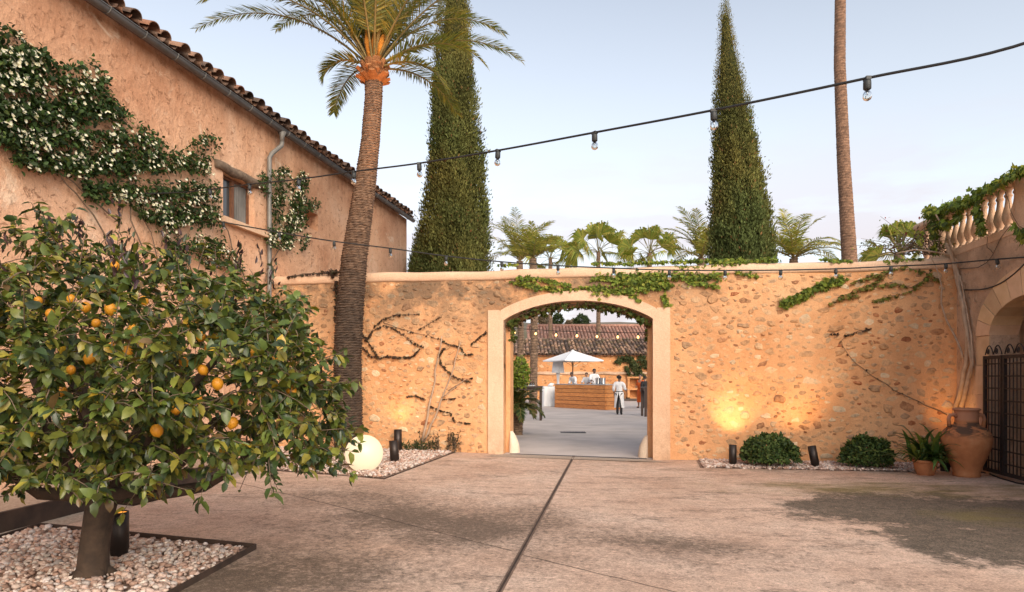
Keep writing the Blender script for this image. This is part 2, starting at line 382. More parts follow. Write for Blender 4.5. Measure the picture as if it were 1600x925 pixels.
M['curtain'] = simple('curtain', (.20, .19, .175), (.12, .115, .105), .9, scale=3, bstr=.1, world=True)
def planks():
    m, nt, b, _ = new_mat('pine_planks'); v = pos(nt, scale=(1.2, 1.2, 9))
    c = ramp(nt, noise(nt, v, 2.2, 6, .65, 1.2), [(.3, (.36, .125, .03)), (.55, (.62, .245, .066)), (.75, (.70, .32, .10))])
    k = ramp(nt, noise(nt, pos(nt, scale=(2, 2, 5)), 2.5, 1), [(.66, 0.0), (.74, 1.0)])
    c = mixc(nt, mth(nt, 'MULTIPLY', k, .6), c, (.16, .055, .02)); c = mixc(nt, 1.0, c, col_attr(nt), 'MULTIPLY')
    lk(nt, c, b.inputs['Base Color']); b.inputs['Roughness'].default_value = .5; return m
M['planks'] = planks()
def palm_trunk_mat(name, a, b_):
    m, nt, b, _ = new_mat(name); v = pos(nt, scale=(1, 1, 2.2))
    c = ramp(nt, noise(nt, v, 7, 6, .7), [(.3, b_), (.68, a)]); c = mixc(nt, 1.0, c, col_attr(nt), 'MULTIPLY')
    lk(nt, c, b.inputs['Base Color']); b.inputs['Roughness'].default_value = .95; bump(nt, b, noise(nt, v, 30, 5, .7), .8, .02); return m
M['palm_trunk'] = palm_trunk_mat('palm_trunk', (.30, .195, .125), (.11, .072, .05))
M['boot'] = palm_trunk_mat('palm_boot', (.48, .215, .085), (.26, .105, .04))
# ------------------------------------------------------------------ ground and floors
def ground_mat():
    m, nt, b, _ = new_mat('court_concrete'); v = pos(nt)
    base = ramp(nt, noise(nt, v, .7, 6, .6), [(.3, (.56, .375, .275)), (.52, (.66, .47, .36)), (.72, (.72, .55, .44))])
    fine = noise(nt, v, 42, 6, .75); mid = noise(nt, v, 6.0, 7, .75, .4)
    c = mixc(nt, 1.0, base, ramp(nt, mid, [(.30, .70), (.68, 1.16)]), 'MULTIPLY')
    st = noise(nt, pos(nt, scale=(.55, 1.9, 1), rot=(0, 0, .16)), 1.6, 8, .72, .5)          # broad directional staining
    def ell(p, hs, rot, amp=1.0, seed=0.0, nscale=1.4, e0=1.25, e1=.62):
        mpn = nd(nt, 'ShaderNodeMapping', vector_type='TEXTURE'); g = nd(nt, 'ShaderNodeNewGeometry')
        mpn.inputs['Location'].default_value = (p[0], p[1], 0); mpn.inputs['Rotation'].default_value = (0, 0, rot); mpn.inputs['Scale'].default_value = (hs[0], hs[1], 1)
        lk(nt, g.outputs['Position'], mpn.inputs[0])
        s = nd(nt, 'ShaderNodeSeparateXYZ'); lk(nt, mpn.outputs[0], s.inputs[0])
        r = mth(nt, 'SQRT', mth(nt, 'ADD', mth(nt, 'POWER', s.outputs['X'], 2.0), mth(nt, 'POWER', s.outputs['Y'], 2.0)))
        n = noise(nt, pos(nt, loc=(seed, seed*2, 0)), nscale, 7, .7)
        r = mth(nt, 'ADD', r, mth(nt, 'MULTIPLY', mth(nt, 'SUBTRACT', n, .5), 2.2))
        mr = nd(nt, 'ShaderNodeMapRange'); mr.inputs['From Min'].default_value = e0; mr.inputs['From Max'].default_value = e1; mr.inputs['To Max'].default_value = amp
        lk(nt, r, mr.inputs[0]); return mr.outputs[0]
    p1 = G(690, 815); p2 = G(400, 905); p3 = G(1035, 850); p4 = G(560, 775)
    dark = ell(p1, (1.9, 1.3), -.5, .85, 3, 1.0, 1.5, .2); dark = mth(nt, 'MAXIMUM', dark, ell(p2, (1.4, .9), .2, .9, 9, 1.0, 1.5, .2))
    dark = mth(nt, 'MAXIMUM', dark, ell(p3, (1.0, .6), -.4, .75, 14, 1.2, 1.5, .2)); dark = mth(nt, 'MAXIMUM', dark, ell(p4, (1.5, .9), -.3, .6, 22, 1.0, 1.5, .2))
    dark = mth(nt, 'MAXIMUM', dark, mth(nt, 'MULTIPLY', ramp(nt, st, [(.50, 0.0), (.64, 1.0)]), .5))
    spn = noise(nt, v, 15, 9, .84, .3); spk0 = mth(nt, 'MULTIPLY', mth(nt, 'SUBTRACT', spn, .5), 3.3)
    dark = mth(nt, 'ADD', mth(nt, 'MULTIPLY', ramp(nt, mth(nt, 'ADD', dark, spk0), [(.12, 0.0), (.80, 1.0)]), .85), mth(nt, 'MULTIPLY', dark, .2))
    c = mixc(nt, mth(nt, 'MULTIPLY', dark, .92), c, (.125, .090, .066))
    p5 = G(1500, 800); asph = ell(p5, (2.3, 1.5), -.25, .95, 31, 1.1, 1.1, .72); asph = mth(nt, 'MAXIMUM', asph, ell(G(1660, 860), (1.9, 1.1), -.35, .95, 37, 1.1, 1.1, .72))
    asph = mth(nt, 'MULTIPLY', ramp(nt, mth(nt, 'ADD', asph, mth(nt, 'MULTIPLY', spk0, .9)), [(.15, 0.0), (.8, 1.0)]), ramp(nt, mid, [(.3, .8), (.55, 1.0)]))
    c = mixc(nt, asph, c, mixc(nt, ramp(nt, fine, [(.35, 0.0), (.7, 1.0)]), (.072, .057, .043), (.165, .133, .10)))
    moss = ell(G(1430, 765), (2.6, .75), -.1, .85, 41, .9); moss = mth(nt, 'MAXIMUM', moss, ell(G(1590, 810), (1.0, .6), -.1, .8, 43, 1.3))
    moss = mth(nt, 'MULTIPLY', moss, ramp(nt, st, [(.38, .15), (.6, 1.0)]))
    c = mixc(nt, moss, c, mixc(nt, mid, (.105, .085, .045), (.30, .235, .075)))
    # cracks / cast joints of the slabs
    def line(a, b_, w):
        a = np.asarray(a)[:2]; b2 = np.asarray(b_)[:2]; d = unit(b2-a); n2 = np.array([-d[1], d[0]])
        g = nd(nt, 'ShaderNodeNewGeometry')
        def dot(vec):
            q = nd(nt, 'ShaderNodeVectorMath', operation='DOT_PRODUCT'); lk(nt, g.outputs['Position'], q.inputs[0]); q.inputs[1].default_value = (vec[0], vec[1], 0); return q.outputs['Value']
        wob = mth(nt, 'MULTIPLY', mth(nt, 'SUBTRACT', noise(nt, v, 3, 3), .5), .05)
        dist = mth(nt, 'ABSOLUTE', mth(nt, 'ADD', mth(nt, 'SUBTRACT', dot(n2), float(n2 @ a)), wob))
        t = dot(d); inside = mth(nt, 'MULTIPLY', mth(nt, 'GREATER_THAN', t, float(d @ a)), mth(nt, 'LESS_THAN', t, float(d @ b2)))
        mr = nd(nt, 'ShaderNodeMapRange'); mr.inputs['From Min'].default_value = w; mr.inputs['From Max'].default_value = w*.3; lk(nt, dist, mr.inputs[0])
        return mth(nt, 'MULTIPLY', mr.outputs[0], inside)
    ln = line(G(330, 745), G(800, 861), .016); ln = mth(nt, 'MAXIMUM', ln, line(G(812, 866), G(1200, 960), .014))
    c = mixc(nt, mth(nt, 'MULTIPLY', ln, .8), c, (.06, .045, .035))
    grit = noise(nt, v, 130, 3, .8)
    c = mixc(nt, 1.0, c, ramp(nt, fine, [(.34, .62), (.66, 1.25)]), 'MULTIPLY'); c = mixc(nt, 1.0, c, ramp(nt, grit, [(.3, .72), (.7, 1.22)]), 'MULTIPLY')
    spk = nd(nt, 'ShaderNodeTexVoronoi'); spk.inputs['Scale'].default_value = 55; lk(nt, v, spk.inputs['Vector'])   # exposed aggregate
    c = mixc(nt, mth(nt, 'MULTIPLY', mth(nt, 'LESS_THAN', spk.outputs['Distance'], .22), mth(nt, 'MULTIPLY', mth(nt, 'MAXIMUM', dark, asph), .55)), c, (.40, .32, .25))
    lk(nt, c, b.inputs['Base Color']); b.inputs['Specular IOR Level'].default_value = .25
    lk(nt, ramp(nt, mid, [(.3, .72), (.7, .92)]), b.inputs['Roughness'])
    h = mth(nt, 'ADD', mth(nt, 'MULTIPLY', fine, .5), mth(nt, 'MULTIPLY', mid, .8)); h = mth(nt, 'SUBTRACT', h, mth(nt, 'MULTIPLY', ln, 1.2))
    bump(nt, b, h, .55, .02); return m
XS = np.concatenate([[-600, -60, -20], np.linspace(-8, 8, 33), [12, 20, 60, 600]])
def sheet(name, mat, y0, y1, xs, dz=0.0, ny=8, kind='structure', ycur=None):
    mb = MB(); V = []
    for x in xs:
        for t in np.linspace(0, 1, ny):
            ya = y0(x) if callable(y0) else y0
            V.append((x, ya+t*(y1-ya), float(gz(x))+dz))
    f = [(i*ny+j, (i+1)*ny+j, (i+1)*ny+j+1, i*ny+j+1) for i in range(len(xs)-1) for j in range(ny-1)]
    mb.add(V, f); return tag(mb.build(name, mat), kind=kind)
sheet('ground', ground_mat(), -30, 900, XS, ny=24)
M['pale_concrete'] = simple('pale_concrete', (.52, .455, .42), (.36, .315, .29), .8, scale=.9, bscale=20, bstr=.2, world=True, detail=7, spread=(.25, .6))
sheet('terrace_floor', M['pale_concrete'], lambda x: 14.43-.164*x-.02, 49.6, np.linspace(-6, 14, 41), .004, 12)
M['aggregate'] = simple('aggregate', (.52, .41, .32), (.24, .18, .135), .9, scale=45, bscale=60, bstr=.8, world=True, detail=5)
def poly_sheet(name, pts, mat, dz, kind='structure'):
    mb = MB(); mb.add([(p[0], p[1], float(gz(p[0]))+dz) for p in pts], [tuple(range(len(pts)))]); return tag(mb.build(name, mat), kind=kind)
# washed aggregate band before the arch
poly_sheet('path', [W(-.5, .55, 0), W(3.3, .45, 0), W(2.5, .0, 0), W(1.4, .0, 0), W(-.17, .0, 0)], M['aggregate'], .004)

# ------------------------------------------------------------------ pebble beds
def ico():
    t = (1+5**.5)/2
    v = np.array([(-1, t, 0), (1, t, 0), (-1, -t, 0), (1, -t, 0), (0, -1, t), (0, 1, t), (0, -1, -t), (0, 1, -t), (t, 0, -1), (t, 0, 1), (-t, 0, -1), (-t, 0, 1)])/math.hypot(1, t)
    f = [(0, 11, 5), (0, 5, 1), (0, 1, 7), (0, 7, 10), (0, 10, 11), (1, 5, 9), (5, 11, 4), (11, 10, 2), (10, 7, 6), (7, 1, 8), (3, 9, 4), (3, 4, 2), (3, 2, 6), (3, 6, 8), (3, 8, 9), (4, 9, 5), (2, 4, 11), (6, 2, 10), (8, 6, 7), (9, 8, 1)]
    return v, f
ICO_V, ICO_F = ico()
def in_poly(P, poly):
    x, y = P[:, 0], P[:, 1]; ins = np.zeros(len(P), bool); n = len(poly); j = n-1
    for i in range(n):
        xi, yi = poly[i][0], poly[i][1]; xj, yj = poly[j][0], poly[j][1]
        c = ((yi > y) != (yj > y)) & (x < (xj-xi)*(y-yi)/(yj-yi+1e-12)+xi); ins ^= c; j = i
    return ins
def sample_poly(poly, n):
    poly = np.array([q[:2] for q in poly], float); lo, hi = poly.min(0), poly.max(0); out = np.zeros((0, 2))
    while len(out) < n:
        P = rng.uniform(lo, hi, (n*2, 2)); out = np.concatenate([out, P[in_poly(P, poly)]])
    return out[:n]
PEB = [(.58, .42, .34), (.64, .50, .42), (.48, .31, .24), (.68, .58, .50), (.54, .40, .34), (.62, .54, .50), (.40, .25, .185)]
def pebbles(name, poly, n, size, label_mat=None, z=.01, h=.03):
    cen = np.mean([q[:2] for q in poly], axis=0); poly = [cen+(np.asarray(q[:2])-cen)*.972 for q in poly]
    P = sample_poly(poly, n); mb = MB(); m = len(P)
    r = size*np.exp(rng.normal(0, .28, m)); sc = np.c_[r, r*rng.uniform(.6, .95, m), r*rng.uniform(.4, .65, m)]
    Vs = ICO_V[None]*sc[:, None, :]*(1+rng.normal(0, .07, (m, 12, 1)))
    tl = rng.normal(0, .35, m); c, s = np.cos(tl), np.sin(tl)
    X, Z = Vs[..., 0]*c[:, None]-Vs[..., 2]*s[:, None], Vs[..., 0]*s[:, None]+Vs[..., 2]*c[:, None]
    a = rng.uniform(0, 6.28, m); ca, sa = np.cos(a)[:, None], np.sin(a)[:, None]
    Vx = X*ca-Vs[..., 1]*sa; Vy = X*sa+Vs[..., 1]*ca
    V = np.stack([Vx+P[:, :1], Vy+P[:, 1:], Z+(gz(P[:, 0])+z+rng.uniform(0, h, m))[:, None]], -1)
    mb.tile(V, ICO_F, 0, pick(PEB, m, .16), True)
    return tag(mb.build(name, M['pebble']), kind='stuff')
M['bed_base'] = simple('bed_base', (.30, .20, .15), (.15, .10, .075), .95, scale=30, bscale=60, bstr=.6, world=True)
c1, c2, c3 = G(62, 824), G(400, 858), G(270, 930); cL = G(-60, 862)
front_bed = [c1, c2, c3, np.array([-2.55, 3.2, 0]), np.array([-6.2, 3.2, 0]), cL]
poly_sheet('gravel', front_bed, M['bed_base'], .006)
pebbles('pebble_bed', [c1+(0.03, -.03, 0), c2+(-.05, -.03, 0), c3+(-.02, 0, 0), (-2.6, 3.2), (-6.0, 3.2), cL], 7600, .026)
def edging(pts, name, label, h=.062):
    mb = MB()
    for a, b_ in zip(pts[:-1], pts[1:]):
        mb.bar(np.array([a[0], a[1], gz(a[0])+h/2-.012]), np.array([b_[0], b_[1], gz(b_[0])+h/2-.012]), .010, h)
    return tag(mb.build(name, M['corten'], loc=tuple(pts[1])), label, 'edging')
edging([cL, c1, c2, c3, np.array([-2.6, 3.2, 0])], 'metal_edging', 'thin dark steel edging around the pebble bed under the lemon tree')
bedL = [Wp(712, 700), G(600, 749), G(420, 735), G(395, 722), Wp(395, 690), Wp(600, 690)]
bedL = [np.array([p[0], p[1], 0]) for p in bedL]
poly_sheet('gravel', bedL, M['bed_base'], .006)
pebbles('pebble_bed', bedL, 9000, .027)
edging([bedL[0], bedL[1], bedL[2]], 'metal_edging', 'thin steel edging of the pebble bed in front of the palm and globe lamp', .03)
bedR = [Wp(1088, 722), G(1094, 731.5), G(1432, 738), Wp(1500, 735)]
bedR = [np.array([p[0], p[1], 0]) for p in bedR]
poly_sheet('gravel', bedR, M['bed_base'], .006)
pebbles('pebble_bed', bedR, 5200, .026)
# raised gravel yard behind the rusty kerb, and the washed strip below it
kA, kB = G(-90, 856), G(396, 730)
kd = unit(kB-kA)
mb = MB(); mb.bar(kA+(0, 0, .105), kB+(0, 0, .105), .05, .21); mb.box(kB+(-.02, .03, .115), (.07, .07, .23), rotz(-.18))
tag(mb.build('retaining_kerb', M['corten'], loc=tuple(kB)), 'low dark rusty steel kerb holding back the gravel yard behind the lemon tree', 'kerb')
M['sand_gravel'] = simple('sand_gravel', (.46, .35, .265), (.26, .185, .135), .95, scale=30, bscale=50, bstr=.8, world=True, detail=6)
mb = MB(); nrm = np.array([kd[1], -kd[0], 0])
yardA, yardB = kA-nrm*.03, kB-nrm*.03
V = [yardA+(0, 0, .15), yardB+(0, 0, .15), np.array([FL(yardB[1]+.4, 0, 0)[0]-.1, yardB[1]+.4, .15]), np.array([FL(yardA[1]-1, 0, 0)[0]-.1, yardA[1]-1, .15])]
mb.add(V, [(0, 1, 2, 3)]); tag(mb.build('gravel_yard', M['sand_gravel']), kind='structure')
poly_sheet('gravel_strip', [kA+nrm*.03, kB+nrm*.03, kB+nrm*.34, kA+nrm*.40], M['aggregate'], .005)
# steel drain channel running to the arch
dA, dB = G(897, 712.5), G(745, 990)
dd = unit(dB-dA); dn = np.array([-dd[1], dd[0], 0]); mb = MB()
for o in (-.017, .017): mb.bar(dA+dn*o+(0, 0, .004), dB+dn*o+(0, 0, .004), .012, .016)
mb.bar(dA+(0, 0, .001), dB+(0, 0, .001), .03, .008, mat=1)
M['rust'] = simple('rust', (.20, .135, .10), (.10, .065, .048), .85, .1, scale=6, bscale=60, bstr=.3, world=True, detail=6)
tag(mb.build('drain_channel', [M['rust'], M['corten']], loc=tuple(dA)), 'narrow rusty steel drain channel running across the court to the arch', 'drain')
# slot drain along the threshold, floor grate beyond
mb = MB(); a, b_ = W(-.05, -.06, gz(0)+.006), W(2.76, -.06, gz(2.5)+.006)
mb.bar(a, b_, .07, .006, mat=1)
for t in np.linspace(0.01, .99, 70): mb.box(a+(b_-a)*t+(0, 0, .005), (.018, .07, .006), rotz(-.163))
tag(mb.build('slot_drain', [M['dark_metal'], M['black']], loc=tuple(a)), 'slotted drain across the threshold of the arch', 'drain')
mb = MB(); g = (G(881, 676)+G(909, 676))/2; mb.box(g+(0, 0, .008), (.75, .42, .01), mat=1)
for t in np.linspace(-.36, .36, 17): mb.box(g+(t, 0, .015), (.022, .42, .01))
tag(mb.build('floor_grate', [M['dark_metal'], M['black']], loc=tuple(g)), 'square metal grate set in the pale floor beyond the arch', 'grate')

# ------------------------------------------------------------------ hills far behind
mb = MB(); nx = 80; V = []
for i in range(nx):
    x = -700+1500*i/(nx-1); zt = 13+6*math.sin(x*.011+1)+4*math.sin(x*.027)+(11 if x < 10 else 0)*smooth01((30-x)/60)
    V += [(x, 240, -2), (x, 300, zt*.75+4), (x, 380, zt+9), (x, 520, -5)]
mb.add(V, [(i*4+j, (i+1)*4+j, (i+1)*4+j+1, i*4+j+1) for i in range(nx-1) for j in range(3)], smooth=True)
M['hill'] = simple('hill', (.20, .15, .10), (.09, .085, .045), 1, scale=.05, bstr=0, world=True, detail=8)
tag(mb.build('hills', M['hill']), kind='structure')

# ------------------------------------------------------------------ strips of masonry
def strips(mb, pt, xs, lo, hi, n0, n1, mat=0):
    """a wall made of columns between x samples, with its underside, top, ends and back"""
    xs = np.asarray(xs, float); k = len(xs); V = []
    for x in xs:
        V += [pt(x, n1, lo(x)), pt(x, n1, hi(x)), pt(x, n0, lo(x)), pt(x, n0, hi(x))]
    f = []
    for i in range(k-1):
        a, b_ = i*4, (i+1)*4
        f += [(a, b_, b_+1, a+1), (a+2, a+3, b_+3, b_+2), (a+1, b_+1, b_+3, a+3), (a, a+2, b_+2, b_)]
    f += [(0, 1, 3, 2), ((k-1)*4, (k-1)*4+2, (k-1)*4+3, (k-1)*4+1)]
    mb.add(V, f, mat)
E = 1e-4
AX0, AX1, AZS, AZT = -.176, 2.878, 2.83, 3.225                 # arch opening of the court wall
def arch_in(x, x0=AX0, x1=AX1, zs=AZS, zt=AZT):
    t = (x-(x0+x1)/2)/((x1-x0)/2); return zs+(zt-zs)*(1-min(1, t*t))**.85
def with_hole(x0, x1, a, b_, n=24):
    return np.concatenate([np.linspace(x0, a-E, 6), np.linspace(a, b_, n), np.linspace(b_+E, x1, 6)])
wall = empty('stone_wall', W(1.4, 0, 0), 'long rubble stone court wall with a smooth plastered archway and pale coping', 'wall')
mb = MB()
lowf = lambda x: arch_in(x) if AX0 <= x <= AX1 else -.12
strips(mb, W, with_hole(-5.75, 8.5, AX0, AX1), lowf, lambda x: 3.74, -.30, 0)
bx0, bx1 = AX0+.09, AX1-.09
lowb = lambda x: arch_in(x, bx0, bx1, AZS-.10, AZT-.09) if bx0 <= x <= bx1 else -.12
strips(mb, W, with_hole(-5.75, 8.5, bx0, bx1), lowb, lambda x: 3.74, -.72, -.302)
mb.build('masonry', M['mortar'], wall)
# the field stones, each an uneven lump in the mortar (surface pattern of the wall)
def field_stones(name, parent, pt, N, U, x0, x1, z0, z1, n, ok, size=(.035, .125), pal=None):
    pts = []; R = []; grid = {}
    tries = 0
    while len(pts) < n and tries < n*14:
        tries += 1; x = rng.uniform(x0, x1); z = rng.uniform(z0, z1); r = rng.uniform(*size)*(1 if rng.random() < .85 else 1.35)
        if not ok(x, z, r): continue
        kx, kz = int(x/.3), int(z/.3); bad = False
        for i in (-1, 0, 1):
            for j in (-1, 0, 1):
                for q in grid.get((kx+i, kz+j), ()):
                    dx = (x-pts[q][0])/1.25; dz = (z-pts[q][1])/.78
                    if dx*dx+dz*dz < (r+R[q])**2*.80: bad = True; break
        if bad: continue
        grid.setdefault((kx, kz), []).append(len(pts)); pts.append((x, z)); R.append(r)
    mb = MB(); K = 8; V = np.zeros((len(pts), 2*K+1, 3))
    for i, ((x, z), r) in enumerate(zip(pts, R)):
        a = np.linspace(0, 2*PI, K, endpoint=False)+rng.uniform(0, 1); rr = r*rng.uniform(.55, 1.18, K); tl = rng.normal(0, .2)
        ex, ez = 1.22*rng.uniform(.85, 1.2), .74*rng.uniform(.8, 1.2)
        u = rr*np.cos(a)*ex; w = rr*np.sin(a)*ez; u, w = u*math.cos(tl)-w*math.sin(tl), u*math.sin(tl)+w*math.cos(tl)
        hgt = rng.choice([.003, .008, .015, .026], p=[.42, .30, .19, .09])
        sh = rng.uniform(.55, .8)
        base = pt(x, 0, z)
        V[i, :K] = base+u[:, None]*U+w[:, None]*np.array([0, 0, 1])-N*.004
        V[i, K:2*K] = base+(u*sh)[:, None]*U+(w*sh)[:, None]*np.array([0, 0, 1])+N*(hgt*rng.uniform(.7, 1.3, K))[:, None]
        V[i, 2*K] = base+N*hgt*rng.uniform(.9, 1.4)
    Fc = [(j, (j+1) % K, K+(j+1) % K, K+j) for j in range(K)]+[(K+j, K+(j+1) % K, 2*K) for j in range(K)]
    mb.tile(V, Fc, 0, pick(pal, len(pts), .10, [6, 5, 4, 2.2, 1.2, .8, 1.3]))
    return mb.build(name, M['stone'], parent)
STONE = [(.62, .37, .20), (.66, .43, .25), (.55, .31, .16), (.76, .57, .37), (.40, .19, .095), (.40, .145, .065), (.44, .28, .165)]
def okst(x, z, r):
    if -.56-r < x < 3.27+r and z < 3.1+r: return False
    if -.4 < x < 3.1 and z < arch_in(x)+.24+r: return False
    return z > r*.6 and z < 3.70-r*.6
field_stones('stones', wall, W, WN, WD, -5.3, 8.42, 0, 3.7, 3000, okst, pal=STONE)
mb = MB()
def arch_out(x):
    if x < -.26 or x > 2.96: return 3.05
    t = (x-1.35)/1.61; return 3.02+.41*(1-t*t)**.85
xs = np.concatenate([np.linspace(-.503, -.26-E, 3), np.linspace(-.26, AX0-E, 3), np.linspace(AX0, AX1, 30), np.linspace(AX1+E, 2.96, 3), np.linspace(2.96+E, 3.218, 3)])
strips(mb, W, xs, lambda x: arch_in(x)-.003 if AX0 <= x <= AX1 else -.1, arch_out, -.29, .045)
# soften the outer edge with a small return
mb.build('arch_surround', M['smooth_plaster'], wall)
mb = MB(); prof = [(.012, 3.70), (.035, 3.735), (.04, 3.83), (.015, 3.885), (-.1, 3.915), (-.5, 3.925), (-.72, 3.90), (-.76, 3.83), (-.75, 3.70)]
xs = np.linspace(-5.6, 8.55, 90); V = []
for i, x in enumerate(xs):
    wz = .014*math.sin(x*1.7)+.008*math.sin(x*4.3+1); wn_ = .008*math.sin(x*2.9+2)
    V += [W(x, n+wn_, z+wz*(1 if z > 3.75 else .5)) for n, z in prof]
k = len(prof)
mb.add(V, [(i*k+j, (i+1)*k+j, (i+1)*k+(j+1) % k, i*k+(j+1) % k) for i in range(len(xs)-1) for j in range(k)], smooth=True)
mb.build('coping', M['smooth_plaster'], wall)
# bull stones at the foot of each jamb
def guard(x, label, sgn):
    mb = MB(); c = W(x, -.36, float(gz(x))); prof = []
    V = []; nz = 9
    for i in range(nz):
        t = i/(nz-1); w_ = .20*(1-.75*t**2.2); dep = .17*(1-.55*t**2)
        for a in np.linspace(0, PI, 7):
            V.append(c+WD*sgn*math.sin(a)*w_+WN*math.cos(a)*dep+np.array([0, 0, t*.46]))
    f = [(i*7+j, i*7+j+1, (i+1)*7+j+1, (i+1)*7+j) for i in range(nz-1) for j in range(6)]+[tuple((nz-1)*7+j for j in range(7))]
    f += [(i*7+6, i*7, (i+1)*7, (i+1)*7+6) for i in range(nz-1)]
    mb.add(V, f, smooth=True); tag(mb.build('guard_stone', M['pale_stone'], loc=tuple(c)), label, 'guard stone')
guard(bx0+.0, 'rounded pale guard stone at the left jamb of the arch', 1)
guard(bx1-.0, 'rounded pale guard stone at the right jamb of the arch', -1)

# ------------------------------------------------------------------ the farmhouse on the left
house = empty('farmhouse', FL(13, 0, 0), 'two storey ochre plastered farmhouse with barrel tile eave and a small brown window', 'house')
S0, S1, ZT = 2.0, 24.2, 7.22
wins = [(13.50, 14.60, 4.80, 5.70, .22), (16.85, 17.5, 5.36, 5.78, .35)]
mb = MB()
ss = sorted({S0, S1, *[w[0] for w in wins], *[w[1] for w in wins], *np.linspace(S0, S1, 12)}); zz = sorted({-.1, ZT, *[w[2] for w in wins], *[w[3] for w in wins], 2.0, 4.0})
for i in range(len(ss)-1):
    for j in range(len(zz)-1):
        sm, zm = (ss[i]+ss[i+1])/2, (zz[j]+zz[j+1])/2
        if any(w[0] < sm < w[1] and w[2] < zm < w[3] for w in wins): continue
        mb.add([FL(ss[i], 0, zz[j]), FL(ss[i+1], 0, zz[j]), FL(ss[i+1], 0, zz[j+1]), FL(ss[i], 0, zz[j+1])], [(0, 1, 2, 3)])
for a, b_, c_, d_, dep in wins:
    q = [(a, c_), (b_, c_), (b_, d_), (a, d_)]
    for k in range(4):
        p, r = q[k], q[(k+1) % 4]
        mb.add([FL(p[0], 0, p[1]), FL(r[0], 0, r[1]), FL(r[0], -dep, r[1]), FL(p[0], -dep, p[1])], [(0, 1, 2, 3)])
    mb.add([FL(p[0], -dep, p[1]) for p in q], [(0, 1, 2, 3)])
mb.add([FL(S1, 0, -.1), FL(S1, -8, -.1), FL(S1, -8, ZT+2.6), FL(S1, -4, ZT+1.4), FL(S1, 0, ZT)], [(0, 1, 2, 3, 4)])
mb.add([FL(S0, 0, -.1), FL(S0, -8, -.1), FL(S0, -8, ZT+2.6), FL(S0, 0, ZT)], [(0, 1, 2, 3)])
mb.build('wall', M['stucco'], house)
# roof of barrel tiles
mb = MB(); pitch = math.radians(19); up = -FLN*math.cos(pitch)+np.array([0, 0, math.sin(pitch)])
nrm_ = FLN*math.sin(pitch)+np.array([0, 0, math.cos(pitch)])
e0 = lambda s: FL(s, .27, ZT+.075)
mb.add([e0(S0)-nrm_*.045, e0(S1+.15)-nrm_*.045, e0(S1+.15)-nrm_*.045+up*8, e0(S0)-nrm_*.045+up*8], [(0, 1, 2, 3)], col=(.6, .5, .45))
mb.add([e0(S0)-nrm_*.075, e0(S1+.15)-nrm_*.075, e0(S1+.15)-nrm_*.075+up*.5, e0(S0)-nrm_*.075+up*.5], [(0, 1, 2, 3)], col=(1.2, 1.0, .9))
TC = [(1, 1, 1), (1.35, 1.2, 1.05), (.7, .68, .66), (1.35, 1.0, .8), (.5, .5, .5), (1.1, .95, .85)]
def tile_run(mb, base, along, upv, nv, n_cols, sp, n_rows, row=.38, r=.09, seg=6, jit=.012, cover=True):
    A, B, Vs, cs = [], [], [], []
    for i in range(n_cols):
        for j in range(n_rows):
            o = base+along*(i*sp+rng.normal(0, jit*.6))+upv*(j*row+rng.normal(0, jit))+nv*rng.normal(0, jit*.35)
            for kind in ((0, 1) if cover else (0,)):
                c = o+(along*sp/2 if kind else 0)
                ang = np.linspace(0, PI, seg+1)
                sg = 1 if kind == 0 else -1
                r0, r1 = (r*1.08, r*.88) if kind == 0 else (r*.9, r*.9)
                lift = nv*(.045 if kind == 0 else .03)
                v = [c+along*math.cos(a)*r0+nv*math.sin(a)*r0*sg*.85+lift for a in ang]+[c+upv*(row*1.12)+along*math.cos(a)*r1+nv*math.sin(a)*r1*sg*.85+lift-nv*.012 for a in ang]
                v += [c+along*math.cos(a)*(r0-.016)+nv*math.sin(a)*(r0-.016)*sg*.85+lift for a in ang]
                Vs.append(v); cs.append(TC[rng.integers(len(TC))])
    m = seg+1
    f = [(k, k+1, m+k+1, m+k) for k in range(seg)]+[(k, 2*m+k, 2*m+k+1, k+1) for k in range(seg)]
    mb.tile(np.array(Vs), f, 0, np.array(cs)*rng.uniform(.8, 1.15, (len(cs), 1)), False)
ncol = int((S1+.2-S0)*1.017/.36)
tile_run(mb, e0(S0), FLD, up, nrm_, ncol, .36, 5, .40, .125, 8, .03)
mb.build('roof', M['tile'], house)
# gutter with brackets, downpipe
zg = ZT-.035; gN = .215
mb = MB(); ang = np.linspace(PI, 2*PI, 9); V = []
for s in (S0, S1+.1):
    V += [FL(s, gN+.075*math.cos(a), zg+.075*math.sin(a)) for a in ang]
mb.add(V, [(j, j+1, 9+j+1, 9+j) for j in range(8)], smooth=True)
mb.tube([FL(S0, gN+.078, zg), FL(S1+.1, gN+.078, zg)], .011, 6)
mb.add([V[9+j] for j in range(9)], [tuple(range(9))])
gut = mb.build('gutter', M['zinc_dark'], house)
mb = MB(); mb.tube([FLN*.083*math.cos(a)+np.array([0, 0, .083*math.sin(a)]) for a in np.linspace(PI, 2*PI, 7)]+[FLN*.085+np.array([0, 0, .015])], .008, 5)
br0 = mb.build('bracket', M['zinc'], gut, loc=FL(S0+5.3, gN, zg), own=True)
for s in np.arange(S0+6.05, S1, .75): inst(br0, gut, FL(s, gN, zg))
mb = MB(); sd = FLp(441, 215, .2)[1]
mb.lathe([(.05, -.22), (.055, -.1), (.095, .0)], FL(sd, gN, zg-.06), 12)
mb.tube([FL(sd, gN, zg-.26), FL(sd, gN-.01, zg-.36), FL(sd-.22, .10, zg-.60), FL(sd-.30, .085, zg-.72), FL(sd-.30, .085, 5.0), FL(sd-.30, .085, 2.5), FL(sd-.30, .085, .2)], .05, 10)
for z in (6.0, 4.6, 3.0): mb.tube([FL(sd-.30, .085, z-.02), FL(sd-.30, .085, z+.02)], .056, 10)
mb.build('downpipe', M['zinc'], house)
